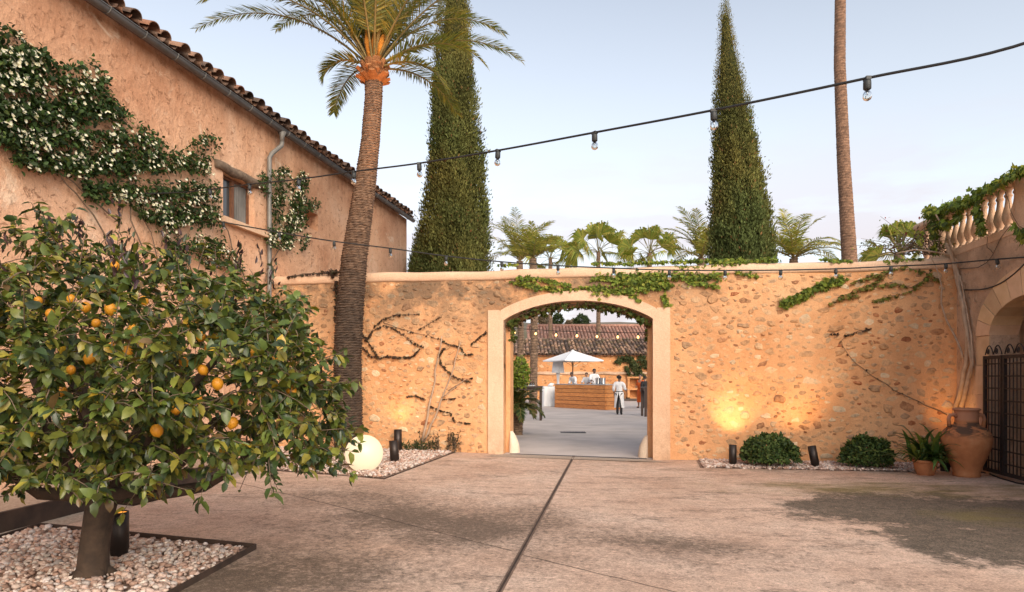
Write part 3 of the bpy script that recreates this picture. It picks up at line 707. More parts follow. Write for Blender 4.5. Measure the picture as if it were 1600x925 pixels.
# window
a, b_, c_, d_, dep = wins[0]
mb = MB()
def fbar(mb, p, q, w_, t, n): mb.bar(FL(p[0], n, p[1]), FL(q[0], n, q[1]), t, w_, up=FLN if abs(p[0]-q[0]) < .01 else (0, 0, 1))
def frame_rect(mb, s0, s1, z0, z1, w_, t, n):
    for s in (s0+w_/2, s1-w_/2): mb.bar(FL(s, n, z0), FL(s, n, z1), w_, t, up=FLN)
    for z in (z0+w_/2, z1-w_/2): mb.bar(FL(s0+w_, n, z), FL(s1-w_, n, z), t, w_)
frame_rect(mb, a+.01, b_-.01, c_+.01, d_-.01, .055, .05, -.15)
mb.bar(FL((a+b_)/2-.06, -.135, c_+.06), FL((a+b_)/2-.06, -.135, d_-.06), .09, .05, up=FLN)
win = mb.build('window', M['wood_brown'], house)
mb = MB(); mb.add([FL(a+.05, -.165, c_+.05), FL(b_-.05, -.165, c_+.05), FL(b_-.05, -.165, d_-.05), FL(a+.05, -.165, d_-.05)], [(0, 1, 2, 3)]); mb.build('pane', M['pane'], win)
mb = MB(); nC = 24; V = []
for i in range(nC+1):
    s = (a+b_)/2+.03+(b_-a)*.46*i/nC; V += [FL(s, -.155+.012*math.sin(i*1.7), c_+.06), FL(s, -.155+.012*math.sin(i*1.7+.6), d_-.06)]
mb.add(V, [(2*i, 2*i+2, 2*i+3, 2*i+1) for i in range(nC)], smooth=True); mb.build('curtain', M['curtain'], win)
mb = MB(); mb.tube([FL(s, .02, d_+.08+.015*math.sin(s*9)) for s in np.linspace(a-.28, b_+.35, 12)], [.085, .09, .095, .09, .1, .095, .09, .095, .1, .095, .09, .08], 9); mb.build('lintel', M['old_wood'], win)
mb = MB(); mb.bar(FL(a-.12, .04, c_-.06), FL(b_+.4, .04, c_-.06), .16, .11); mb.build('sill', M['smooth_plaster'], win)
# stone in the dark niche
# ------------------------------------------------------------------ terrace building on the right
terr = empty('terrace_building', FR(12, 0, 0), 'weathered plastered building with a dressed stone archway and balustraded roof terrace', 'building')
TZ = 3.98; TS0, TS1 = 5.0, 15.0
ga, gb = 9.42, 11.80                                              # opening along the facade
def tarch(s, a=ga, b_=gb, zs=2.36, rise=.58):
    t = (s-(a+b_)/2)/((b_-a)/2); return zs+rise*max(0, 1-t*t)**.5
mb = MB(); xs = np.concatenate([np.linspace(TS0, ga-E, 5), (ga+gb)/2+(gb-ga)/2*np.sin(np.linspace(-PI/2, PI/2, 33)), np.linspace(gb+E, TS1, 5)])
strips(mb, FR, xs, lambda s: tarch(s) if ga <= s <= gb else -.12, lambda s: TZ, -.45, 0)
mb.add([FR(TS0, -.45, TZ-.02), FR(TS1, -.45, TZ-.02), FR(TS1, -5, TZ-.02), FR(TS0, -5, TZ-.02)], [(0, 1, 2, 3)])
mb.add([FR(TS1, -.45, -.1), FR(TS1, -5, -.1), FR(TS1, -5, TZ), FR(TS1, -.45, TZ)], [(0, 1, 2, 3)])
mb.add([FR(TS0, -.45, -.1), FR(TS0, -5, -.1), FR(TS0, -5, TZ), FR(TS0, -.45, TZ)], [(0, 1, 2, 3)])
mb.build('wall', M['terrace_stucco'], terr)
# dressed stones of the arch and jambs
mb = MB(); ring = .46
def ringpt(t, k):                                                  # t along half ellipse, k 0 inner..1 outer
    sc, hs = (ga+gb)/2, (gb-ga)/2
    return (sc+(hs+ring*k)*math.cos(t), 2.36+(.58+ring*1.02*k)*math.sin(t))
nv = 11; ts = np.linspace(0, PI, nv+1)
def block(poly, n0, n1, col):
    k = len(poly); V = [FR(s, n1, z) for s, z in poly]+[FR(s, n0, z) for s, z in poly]
    mb.add(V, [tuple(range(k))]+[(i, k+i, k+(i+1) % k, (i+1) % k) for i in range(k)], col=col)
bc = lambda: tuple(np.array([1, 1, 1])*rng.uniform(.82, 1.12)*np.array([1, rng.uniform(.94, 1.03), rng.uniform(.88, 1.05)]))
for i in range(nv):
    t0, t1 = ts[i]+.006, ts[i+1]-.006; tt = np.linspace(t0, t1, 5); dn_ = rng.uniform(0, .006)
    block([ringpt(t, -.004) for t in tt]+[ringpt(t, 1) for t in tt[::-1]], -.44, .022+dn_, bc())
for side in (0, 1):
    z = -.1
    while z < 2.35:
        h = min(rng.uniform(.40, .62), 2.352-z)
        if 2.352-(z+h) < .2: h = 2.352-z
        s0, s1 = (gb+.003, gb+ring+rng.uniform(-.02, .02)) if side else (ga-ring, ga-.003)
        block([(s0, z+.005), (s1, z+.005), (s1, z+h-.005), (s0, z+h-.005)], -.44, .022+rng.uniform(0, .006), bc()); z += h
mb.build('stone_archway', M['ashlar'], terr)
mb = MB()
mb.add([FR(ga-.6, -1.25, -.1), FR(gb+.6, -1.25, -.1), FR(gb+.6, -1.25, TZ-.1), FR(ga-.6, -1.25, TZ-.1)], [(0, 1, 2, 3)])
for s in (ga-.55, gb+.22): mb.add([FR(s, -1.25, -.1), FR(s, -.45, -.1), FR(s, -.45, TZ-.1), FR(s, -1.25, TZ-.1)], [(0, 1, 2, 3)])
mb.add([FR(ga-.6, -1.25, 3.1), FR(gb+.6, -1.25, 3.1), FR(gb+.6, -.45, 3.1), FR(ga-.6, -.45, 3.1)], [(0, 1, 2, 3)])
q = 0
for row in range(10):                                              # coursed stone of the porch's inner wall
    for k in range(7):
        s = ga-.3+k*.45+(row % 2)*.2; mb.box(FR(s, -1.235, .15+row*.29), (.43, .03, .275), np.array([FRD, FRN, (0, 0, 1)]).T, 0, bc())
mb.build('porch_wall', M['ashlar'], terr)
# balustrade
mb = MB(); mb.bar(FR(TS0, -.12, TZ+.045), FR(TS1-.1, -.12, TZ+.045), .26, .12); mb.build('plinth', M['smooth_plaster'], terr)
mb = MB()
k = 0; prof = [(.14, 4.80), (.16, 4.83), (.165, 4.89), (.13, 4.93), (0.0, 4.95)]
V = []
ssr = np.linspace(TS0, TS1-.05, 30)
pr = [(.13, 4.82), (.165, 4.85), (.17, 4.90), (.14, 4.945), (-.14, 4.945), (-.17, 4.90), (-.165, 4.85), (-.13, 4.82)]
for s in ssr: V += [FR(s, -.12+n, z+.01*math.sin(s*2.2)) for n, z in pr]
mb.add(V, [(i*8+j, (i+1)*8+j, (i+1)*8+(j+1) % 8, i*8+(j+1) % 8) for i in range(29) for j in range(8)]+[tuple(range(8)), tuple(29*8+j for j in range(8))])
mb.build('handrail', M['smooth_plaster'], terr)
mb = MB()
for z0, z1 in ((0, .035), (.735, .775)): mb.box((0, 0, (z0+z1)/2), (.17, .17, z1-z0), np.array([FRD, FRN, (0, 0, 1)]).T)
mb.lathe([(.06, .035), (.075, .05), (.06, .075), (.05, .10), (.072, .15), (.092, .215), (.095, .26), (.082, .33), (.058, .42), (.046, .50), (.044, .56), (.062, .585), (.062, .605), (.047, .625), (.05, .67), (.072, .70), (.072, .735)], (0, 0, 0), 16)
b0 = None
piers = [10.85, 13.95]
for s in np.arange(9.1, 14.9, .265):
    if any(abs(s-p) < .33 for p in piers): continue
    loc = FR(s, -.12, TZ+.105)
    if b0 is None: b0 = mb.build('baluster', M['smooth_plaster'], terr, loc=loc, own=True)
    else: inst(b0, terr, loc)
for p in piers:
    mb = MB(); mb.box(FR(p, -.12, (TZ+.105+4.82)/2), (.36, .25, 4.82-TZ-.105), np.array([FRD, FRN, (0, 0, 1)]).T)
    mb.build('pier', M['smooth_plaster'], terr)
# iron gate leaves standing in the arch
def gate_leaf(s0, s1, z0, z1, label):
    root = empty('iron_gate', FR((s0+s1)/2, .06, 0), label, 'gate', 'iron gate leaves in the archway')
    n = .085; mb = MB()
    for s in (s0, s1): mb.bar(FR(s, n, z0), FR(s, n, z1), .055, .05, up=FRN)
    for z in (z0+.03, z1-.03): mb.bar(FR(s0+.025, n, z), FR(s1-.025, n, z), .045, .055)
    for s in np.linspace(s0+.03, s1-.03, 24):
        pass
    mb.build('frame', M['iron'], root)
    mb = MB()
    for s in np.arange(s0+.11, s1-.05, .105): mb.tube([FR(s, n, z0+.05), FR(s, n, z1-.05)], .0085, 6)
    for z in np.arange(z0+.2, z1-.1, .205): mb.bar(FR(s0+.02, n+.012, z), FR(s1-.02, n+.012, z), .01, .022)
    mb.build('bars', M['iron'], root)
    w_ = s1-s0; k = max(1, round(w_/.28)); mb = MB()
    for i in range(k):
        c = s0+w_*(i+.5)/k; hw = w_/k*.48
        P = [FR(c-hw+2*hw*t, n, z1+.02+.15*math.sin(PI*t)**.8) for t in np.linspace(0, 1, 13)]; mb.tube(P, .009, 6)
        sp = [FR(c+hw*.25+math.cos(a)*.055*(1-a/16), n+.006, z1+.07+math.sin(a)*.055*(1-a/16)) for a in np.linspace(0, 11, 26)]; mb.tube(sp, .008, 6)
        mb.ell(FR(c+hw*.25, n+.006, z1+.07), (.022, .022, .022), 8, 6)
    mb.build('scroll', M['iron'], root)
gate_leaf(11.26, 11.80, .02, 2.0, 'narrow black iron grille gate leaf beside the amphora')
gate_leaf(9.45, 11.18, .02, 2.0, 'wide black iron grille gate leaf at the right edge of the archway')
# slack black cable on its wall
mb = MB(); P = []
pa, pb = FRp(1497, 453, .03), FRp(1625, 385, .03)
for t in np.linspace(0, 1, 20):
    p = pa+(pb-pa)*t; p[2] -= .33*math.sin(PI*t)*(.6+.4*t); P.append(p)
mb.tube(P, .012, 6); tag(mb.build('wall_cable', M['black'], loc=tuple(pa)), 'slack black cable drooping across the terrace building above the stone arch', 'cable')
mb = MB(); P = [G(1530, 738)+(0, 0, .012), G(1545, 741)+(0, 0, .012), G(1562, 748)+(0, 0, .012), G(1590, 756)+(0, 0, .012), G(1640, 764)+(0, 0, .012)]
mb.tube(P, .012, 6); tag(mb.build('floor_cable', M['black'], loc=tuple(P[0])), 'black cable lying on the ground from the amphora to the gate', 'cable')
# ------------------------------------------------------------------ lemon tree
def lemon_tree():
    base = G(145, 903)
    root = empty('lemon_tree', base, 'wide low lemon tree full of leaves and ripe lemons in the front pebble bed', 'tree')
    cxm, cym = -2.88, 5.35
    tx = [-4.45, -4.30, -4.0, -3.72, -3.45, -3.2, -3.0, -2.5, -2.1, -1.8, -1.55, -1.42, -1.3]
    tz = [2.1, 2.32, 2.52, 2.80, 2.86, 2.74, 2.66, 2.56, 2.42, 2.20, 1.97, 1.72, 1.45]
    bz = [1.4, 1.05, .86, .84, .92, .95, 1.02, 1.06, 1.0, .92, .98, 1.06, 1.3]
    top = lambda x: np.interp(x, tx, tz); bot = lambda x: np.interp(x, tx, bz)
    tips = []
    while len(tips) < 700:
        x = rng.uniform(-4.4, -1.46); u = (x-cxm)/1.58; hy = 1.42*math.sqrt(max(0, 1-u*u*.97))
        v = rng.uniform(-1, 1); y = cym+v*hy
        zt, zb = top(x), bot(x); zc = (zt+zb)/2; hh = (zt-zb)/2*math.sqrt(max(.02, 1-v*v*.85)); w = rng.uniform(-1, 1); z = zc+w*hh
        rad = max(abs(w), abs(v), abs(u))
        if rng.random() > .30+.70*rad**2: continue
        tips.append((x, y, z))
    for k in range(85):                                           # low curtain of foliage in front of the fork
        x = rng.uniform(-4.3, -2.3); tips.append((x, rng.uniform(4.25, 5.0)-.0, rng.uniform(.74 if x < -3.6 else .98, 1.3) if x < -2.75 else rng.uniform(.95, 1.3)))
    tips = np.array(tips)
    # branches: limbs from the fork, then every tip hangs on to the nearest wood
    fork = base+np.array([.22, .02, .62]); P0 = [base+np.array(q) for q in ((.0, 0, -.06), (.0, 0, .05), (.01, 0, .22), (.03, .01, .42))]
    tr = MB()
    def tprof(): return [.135, .118, .108, .105, .115, .095]
    tr.tube(P0+[base+np.array((.06, .02, .60)), base+np.array((.08, .02, .74))], tprof(), 14)
    for k in range(5):                                            # root flare
        a = k*1.3+.4; tr.tube([base+(0, 0, .12), base+(math.cos(a)*.11, math.sin(a)*.11, .03), base+(math.cos(a)*.19, math.sin(a)*.19, -.03)], [.06, .05, .03], 7)
    nodes = [base+np.array((.07, .02, .66))]; rads = [.09]
    limbs = [(-1.15, -.25, .72), (-.75, .75, 1.15), (-.1, -.7, .95), (.35, .5, 1.35), (1.0, -.35, .75), (1.55, .25, .62), (.75, .95, .8), (-.35, .1, 1.5), (.9, .1, 1.2)]
    for d in limbs:
        d = np.array(d); p = nodes[0]; pts = [p]; m = 8
        for t in np.linspace(0, 1, m+1)[1:]:
            q = nodes[0]+d*t+np.array([0, 0, -.22*math.sin(PI*t)*(1 if d[2] < 1 else .2)])+rng.normal(0, .025, 3); pts.append(q)
        r = np.linspace(.068, .022, m+1); tr.tube(pts, r, 8); nodes += pts[2:]; rads += list(r[2:])
    order = np.argsort(np.linalg.norm(tips-nodes[0], axis=1)); LP, LD, LN = [], [], []
    tw = MB()
    for i in order:
        tip = tips[i]; ND = np.array(nodes); dist = np.linalg.norm(ND-tip, axis=1)+.25*np.maximum(0, ND[:, 2]-tip[2]); j = int(np.argmin(dist)); s = ND[j]
        m = 5; pts = [s+(tip-s)*t+np.array([0, 0, .08*math.sin(PI*t)*dist[j]])+(rng.normal(0, .018, 3) if 0 < t < 1 else 0) for t in np.linspace(0, 1, m)]
        r0 = min(rads[j], .006+.018*dist[j]); rr = np.linspace(r0, .003, m); (tr if r0 > .012 else tw).tube(pts, rr, 5, cap=False)
        nodes += pts[2:]; rads += list(rr[2:])
        # the shoot at its end carries leaves
        d = unit(tip-s)+rng.normal(0, .35, 3)+np.array([0, 0, .35 if tip[2] > 1.6 else -.25]); d = unit(d); L = rng.uniform(.16, .36)
        e = tip+d*L+np.array([0, 0, -.03]); tw.tube([pts[-2], tip, tip+d*L*.5, e], [.005, .004, .003, .002], 4, cap=False)
        nl = rng.integers(20, 34); t = rng.uniform(-.9, 1, nl)
        pp = np.where(t[:, None] < 0, tip+(tip-pts[1])*t[:, None]*.7, tip+(e-tip)*t[:, None])
        az = np.arange(nl)*2.4+rng.uniform(0, 6); a = unit(np.cross(d, [0.1, .2, 1])); b_ = np.cross(d, a)
        ld = unit(np.cos(az)[:, None]*a+np.sin(az)[:, None]*b_+d*.5+rng.normal(0, .3, (nl, 3))+np.array([0, 0, -.45]))
        LP.append(pp); LD.append(ld); LN.append(unit(rng.normal(0, .45, (nl, 3))+np.array([0, -.25, 1])))
    tr.build('trunk', M['bark'], root); tw.build('twigs', M['twig'], root)
    LP, LD, LN = map(np.concatenate, (LP, LD, LN)); n = len(LP)
    pal = [(.070, .105, .022), (.105, .140, .028), (.044, .074, .022), (.175, .190, .034), (.27, .235, .040), (.038, .056, .024), (.46, .30, .03), (.16, .10, .04)]
    hi = smooth01((LP[:, 2]-1.2)/1.2)
    cols = pick(pal, n, .2, [5, 6, 4, 4.4, 2.8, 2.4, .3, .5])
    L = rng.uniform(.055, .115, n)*rng.choice([1, .62], n, p=[.70, .30])
    mb = MB(); h_ = rng.random(n) < .55; wd = L*rng.uniform(.42, .64, n)
    leaves(mb, LP[h_], LD[h_], LN[h_], L[h_], wd[h_], cols[h_]); leaves(mb, LP[~h_], LD[~h_], LN[~h_], L[~h_], wd[~h_], cols[~h_], LEAF_T2)
    # dark young shoots standing at the top
    s = tips[rng.choice(len(tips), 70, p=(lambda w: w/w.sum())(np.maximum(.01, tips[:, 2]-1.7)))]
    for p in s:
        k = 9; q = p+np.array([0, 0, .12])+np.c_[rng.normal(0, .02, k), rng.normal(0, .02, k), np.linspace(0, .2, k)]
        leaves(mb, q, rng.normal(0, .35, (k, 3))+np.array([0, 0, 1]), rng.normal(0, 1, (k, 3)), rng.uniform(.04, .08, k), .022, pick([(.045, .022, .025), (.06, .03, .028), (.04, .05, .02)], k, .2))
    mb.build('crown', M['leaf'], root)
    # lemons
    lm = MB(); lm.lathe([(.001, -.05), (.006, -.047), (.012, -.042), (.030, -.030), (.039, -.008), (.040, .008), (.034, .026), (.020, .040), (.008, .045), (.001, .046)], (0, 0, 0), 14)
    px = [(173, 483), (111, 467), (235, 531), (171, 539), (363, 540), (307, 625), (288, 565), (317, 578), (363, 661), (26, 696), (180, 415), (199, 549), (134, 480), (78, 490), (392, 550), (314, 526), (245, 673), (111, 578), (186, 640), (209, 516), (30, 490), (327, 545), (262, 520), (225, 470), (150, 505), (60, 470), (340, 600), (275, 640), (430, 560), (95, 610), (300, 505), (455, 610), (20, 560), (140, 560)]
    first = None
    for i, (x, y) in enumerate(px):
        u = ((x-CX)/F*5.0-cxm)/1.62; fy = cym-1.42*math.sqrt(max(0, 1-u*u))*rng.uniform(.38, .68)
        p = AT(x, y, max(4.15, fy)); rot = (rng.uniform(-.5, .5), rng.uniform(-.5, .5), rng.uniform(0, 6)); sc = rng.uniform(.66, 1.0)
        if first is None: first = lm.build('lemon', M['lemon'], root, loc=p, own=True)
        else: inst(first, root, p, rot, sc)
lemon_tree()

# ------------------------------------------------------------------ palms
def frond(mb, base, az, el, L, droop, nl, ll, mat=0, pal=None, lw=.022, rach=.022, twist=0, vee=.35, start=.16, hang=.12):
    m = 14; P = [np.array(base, float)]; T = []; d = np.array([math.cos(az), math.sin(az)])
    for i in range(m):
        t = i/(m-1); e = el-droop*t**1.35; T.append(np.array([d[0]*math.cos(e), d[1]*math.cos(e), math.sin(e)])); P.append(P[-1]+T[-1]*L/m)
    P = np.array(P[:-1]); T = np.array(T); mb.tube(P, np.linspace(rach, .004, m), 5, mat=mat, col=(.34, .25, .10), cap=False)
    t = np.linspace(start, .995, nl); idx = t*(m-1); p = np.array([np.interp(idx, range(m), P[:, k]) for k in range(3)]).T; tn = unit(np.array([np.interp(idx, range(m), T[:, k]) for k in range(3)]).T)
    side = unit(np.cross(tn, [0, 0, 1.0])+1e-6*rng.normal(size=(nl, 3))); up = np.cross(side, tn)
    for sg in (-1, 1):
        fw = .45+.75*t[:, None]
        D = unit(side*sg+tn*fw+up*vee+rng.normal(0, .09, (nl, 3))-np.array([0, 0, hang])); lng = ll*np.sin(PI*(.10+.86*(1-np.abs(t-.42)/.62)*.5))*rng.uniform(.88, 1.08, nl)
        lng = ll*(1-.72*((t-.45)/.58)**2)*rng.uniform(.85, 1.08, nl)
        wv = unit(np.cross(D, up+rng.normal(0, .3, (nl, 3))))*lw*.5
        tip = p+D*lng[:, None]-np.array([0, 0, 1])*(lng*hang*.8)[:, None]; mid = p+D*(lng*.5)[:, None]
        V = np.stack([p-wv*.5, p+wv*.5, mid+wv, tip, mid-wv], 1)
        mb.tile(V, [(0, 1, 2, 4), (4, 2, 3)], mat, pick(pal, nl, .16))
PAL_DATE = [(.23, .225, .050), (.31, .265, .060), (.18, .20, .055), (.38, .29, .065), (.15, .18, .065)]
def palm_trunk(mb, P, R, ring=.065, n=22, jag=.10, tone=None):
    P = np.asarray(P, float); m = len(P); seg = np.linalg.norm(np.diff(P, axis=0), axis=1); s = np.r_[0, np.cumsum(seg)]
    k = max(3, int(s[-1]/ring*2)); q = np.linspace(0, s[-1], k); X = np.array([np.interp(q, s, P[:, j]) for j in range(3)]).T; r = np.interp(q, s, R)
    ang = np.linspace(0, 2*PI, n, endpoint=False); V = []; C = []
    for i in range(k):
        ph = (i % 2); base = r[i]*(1+jag*(.5 if ph else -.3))
        for j, a in enumerate(ang):
            jj = rng.normal(0, jag*.22)+(jag*.45 if (j+(i//2)*1) % 2 == 0 else -jag*.35)*(1 if ph else .4); rr = base*(1+jj)
            V.append((X[i][0]+math.cos(a+i*.09)*rr, X[i][1]+math.sin(a+i*.09)*rr, X[i][2]+rng.normal(0, ring*.12)))
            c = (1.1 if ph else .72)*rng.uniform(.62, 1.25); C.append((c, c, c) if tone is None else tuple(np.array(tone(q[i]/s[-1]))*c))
    f = [(i*n+j, i*n+(j+1) % n, (i+1)*n+(j+1) % n, (i+1)*n+j) for i in range(k-1) for j in range(n)]+[tuple((k-1)*n+j for j in range(n))]
    mb.add(V, f, 0, np.array(C), False)
def main_palm():
    Y = 14.35; base = AT(545, 706, Y); base[2] = .03
    root = empty('palm_tree', base, 'leaning date palm with warm lit crown standing before the wall beside the globe lamp', 'tree')
    sp = [(545, 706, 25), (543, 560, 24.5), (547, 480, 24), (554, 400, 22.5), (569, 300, 19.5), (579, 220, 16.5), (584, 150, 15.2), (584, 128, 16)]
    P = [AT(a, b_, Y) for a, b_, r in sp]; P[0] = base-np.array([0, 0, .1]); R = [r/F*Y*.86 for a, b_, r in sp]
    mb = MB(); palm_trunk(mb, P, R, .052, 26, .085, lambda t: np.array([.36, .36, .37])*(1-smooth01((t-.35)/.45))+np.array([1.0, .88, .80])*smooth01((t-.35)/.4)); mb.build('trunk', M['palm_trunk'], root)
    c = AT(584, 118, Y)
    mb = MB()                                                     # cut leaf bases round the neck
    for k in range(33):
        lv = k//8; a = k*2.399+rng.normal(0, .1); z = -.12+lv*.085; rr = .235+.05*math.sin(min(lv, 3)/3*PI*.9)
        el = .35+.22*lv; d = np.array([math.cos(a)*math.cos(el), math.sin(a)*math.cos(el), math.sin(el)]); s = np.array([-math.sin(a), math.cos(a), 0]); u = np.cross(s, d)*-1
        p = c+np.array([math.cos(a)*.17, math.sin(a)*.17, z]); L = rng.uniform(.16, .25); w0, w1, th = .115, .07, .055
        V = [p-s*w0-u*th*.2, p+s*w0-u*th*.2, p+u*th, p-u*th, p+d*L-s*w1, p+d*L+s*w1, p+d*L+u*th*.7, p+d*L-u*th*.5]
        cc = rng.uniform(.7, 1.2)
        mb.add(V, [(0, 2, 6, 4), (2, 1, 5, 6), (1, 3, 7, 5), (3, 0, 4, 7), (4, 6, 5, 7)], 0, (cc, cc*.95, cc*.9))
    mb.ell(c+(0, 0, .02), (.24, .24, .3), 14, 8, 0, (.7, .6, .5)); mb.build('crown_base', M['boot'], root)
    fr = [(PI-.12, .74, 4.6, 1.25), (PI+.25, .85, 4.0, 1.5), (PI-.5, 1.05, 3.7, 1.5), (PI+.1, 1.12, 3.3, 1.2),      # left
          (.12, .58, 3.5, 1.25), (-.2, .50, 2.75, 1.5), (.3, .95, 3.5, 1.5), (-.35, 1.05, 3.3, 1.3),               # right
          (-.25, .22, 1.9, 1.55), (PI+.15, .45, 1.25, 2.0), (.8, .35, 2.6, 1.3), (PI-.9, .4, 2.3, 1.5)]
    for k in range(28): fr.append((k*2.399+.4, rng.uniform(.85, 1.48), rng.uniform(3.2, 4.1), rng.uniform(.6, 1.3)))
    for az, el, L, dr in fr:
        mb = MB(); b0 = c+np.array([math.cos(az)*.10, math.sin(az)*.10, .12+.12*el])
        frond(mb, b0, az, el, L, dr, 92, .48, pal=PAL_DATE, lw=.024, rach=.028)
        mb.build('frond', M['palm_leaf'], root)
    mb = MB()                                                     # flower sheaths in the heart
    for k, (dx, h) in enumerate(((-.10, .75), (.20, .62), (.06, .8))):
        q = c+np.array([dx*.6, -.12, .25]); mb.tube([q, q+np.array([dx*.3, -.03, h*.5]), q+np.array([dx*.6, -.03, h])], [.035, .075, .02], 8, col=(1.5, 1.25, .35))
    mb.build('flower_sheath', M['boot'], root)
    return c, base
PALM_C, PALM_B = main_palm()
def small_date(px, py, Y, L, label, n=18, el0=.5, ground=0, trunk_r=.16, name='palm_tree', nl=34, group=None):
    c = AT(px, py, Y); root = empty(name, (c[0], c[1], ground), label, 'tree', group)
    mb = MB(); palm_trunk(mb, [(c[0], c[1], ground-.1), (c[0]+.05, c[1], (ground+c[2])/2), tuple(c)], [trunk_r*1.1, trunk_r, trunk_r], .12, 14, .1); mb.build('trunk', M['palm_trunk'], root)
    for k in range(n):
        mb = MB(); frond(mb, c, k*2.399, rng.uniform(el0, 1.45), L*rng.uniform(.8, 1.1), rng.uniform(.7, 1.6), nl, L*.22, pal=[(.26, .27, .055), (.34, .31, .065), (.19, .23, .05), (.42, .34, .08)], lw=.04, rach=.022, hang=.2, start=.1)
        mb.build('frond', M['palm_leaf'], root)
def fan_palm(px, py, Y, R, label, n=13, ground=0, trunk_r=.16, nb=26):
    n = n+8
    c = AT(px, py, Y); root = empty('fan_palm', (c[0], c[1], ground), label, 'tree')
    mb = MB(); palm_trunk(mb, [(c[0], c[1], ground-.1), (c[0], c[1], c[2])], [trunk_r*1.15, trunk_r], .12, 14, .08); mb.build('trunk', M['palm_trunk'], root)
    for k in range(n):
        mb = MB(); az = k*2.399; el = rng.uniform(-.1, 1.45); d = np.array([math.cos(az)*math.cos(el), math.sin(az)*math.cos(el), math.sin(el)]); pl = R*.55
        q = c+d*pl-np.array([0, 0, .08*R]); mb.tube([c, (c+q)/2+(0, 0, .04*R), q], .02, 5, col=(.3, .25, .1), cap=False)
        s0 = unit(np.cross(d, [0, 0, 1.0])); u0 = np.cross(s0, d); ro = rng.uniform(-1.3, 1.3); s = s0*math.cos(ro)+u0*math.sin(ro); u = np.cross(s, d); th = np.linspace(-1.35, 1.35, nb); D = unit(np.cos(th)[:, None]*d+np.sin(th)[:, None]*s+u*.12)
        Lb = R*.52*(1-.18*np.abs(th))*rng.uniform(.85, 1.1, nb); wv = np.cross(D, u)*R*.017; mid = q+D*(Lb*.6)[:, None]; tip = q+D*Lb[:, None]-np.array([0, 0, 1])*(Lb*.45)[:, None]
        V = np.stack([q+0*D, mid+wv, tip, mid-wv], 1); mb.tile(V, [(0, 1, 2, 3)], 0, pick([(.22, .26, .05), (.30, .30, .06), (.17, .22, .045), (.38, .32, .08)], nb, .14)); mb.build('frond', M['palm_leaf'], root)
small_date(812, 408, 34, 2.9, 'feathery palm rising behind the wall just right of the broad cypress', 22, .5)
small_date(833, 404, 30, 2.0, 'second feathery palm behind the wall, its trunk seen through the arch', 18, .55)
fan_palm(935, 394, 55, 3.2, 'fan palm whose crown shows above the wall over the middle of the arch', 15)
fan_palm(1015, 396, 50, 2.7, 'smaller fan palm above the wall between the arch top and the slim cypress', 14)
fan_palm(860, 404, 58, 2.6, 'low fan palm crown far back, with its thin trunk rising before the pink roof', 12)
small_date(1096, 404, 26, 2.2, 'feathery palm peeping out left of the slim cypress', 18, .4)
small_date(1240, 404, 27, 2.5, 'feathery palm spreading behind the wall right of the slim cypress', 22, .4)
fan_palm(1405, 396, 24, 1.5, 'shaggy fan palm behind the wall near the balustrade', 20)
# tall bare trunk
def tall_palm():
    Y = 22; sp = [(1330, 470), (1327, 400), (1318, 250), (1312, 100), (1313, 0), (1318, -140)]
    P = [AT(a, b_, Y) for a, b_ in sp]; b0 = np.array([P[0][0], Y, 0]); P = [b0-(0, 0, .2)]+P
    root = empty('palm_tree', b0, 'tall thin bare palm trunk rising out of the picture behind the wall', 'tree')
    mb = MB(); palm_trunk(mb, P, [.255, .245, .235, .198, .175, .165, .16], .085, 18, .035, lambda t: np.array([1.15, 1.0, .95])); mb.build('trunk', M['palm_trunk'], root)
    for k in range(16):
        mb = MB(); frond(mb, P[-1], k*2.399, rng.uniform(.4, 1.4), 3.0, 1.2, 30, .5, pal=PAL_DATE, lw=.04, rach=.03); mb.build('frond', M['palm_leaf'], root)
tall_palm()

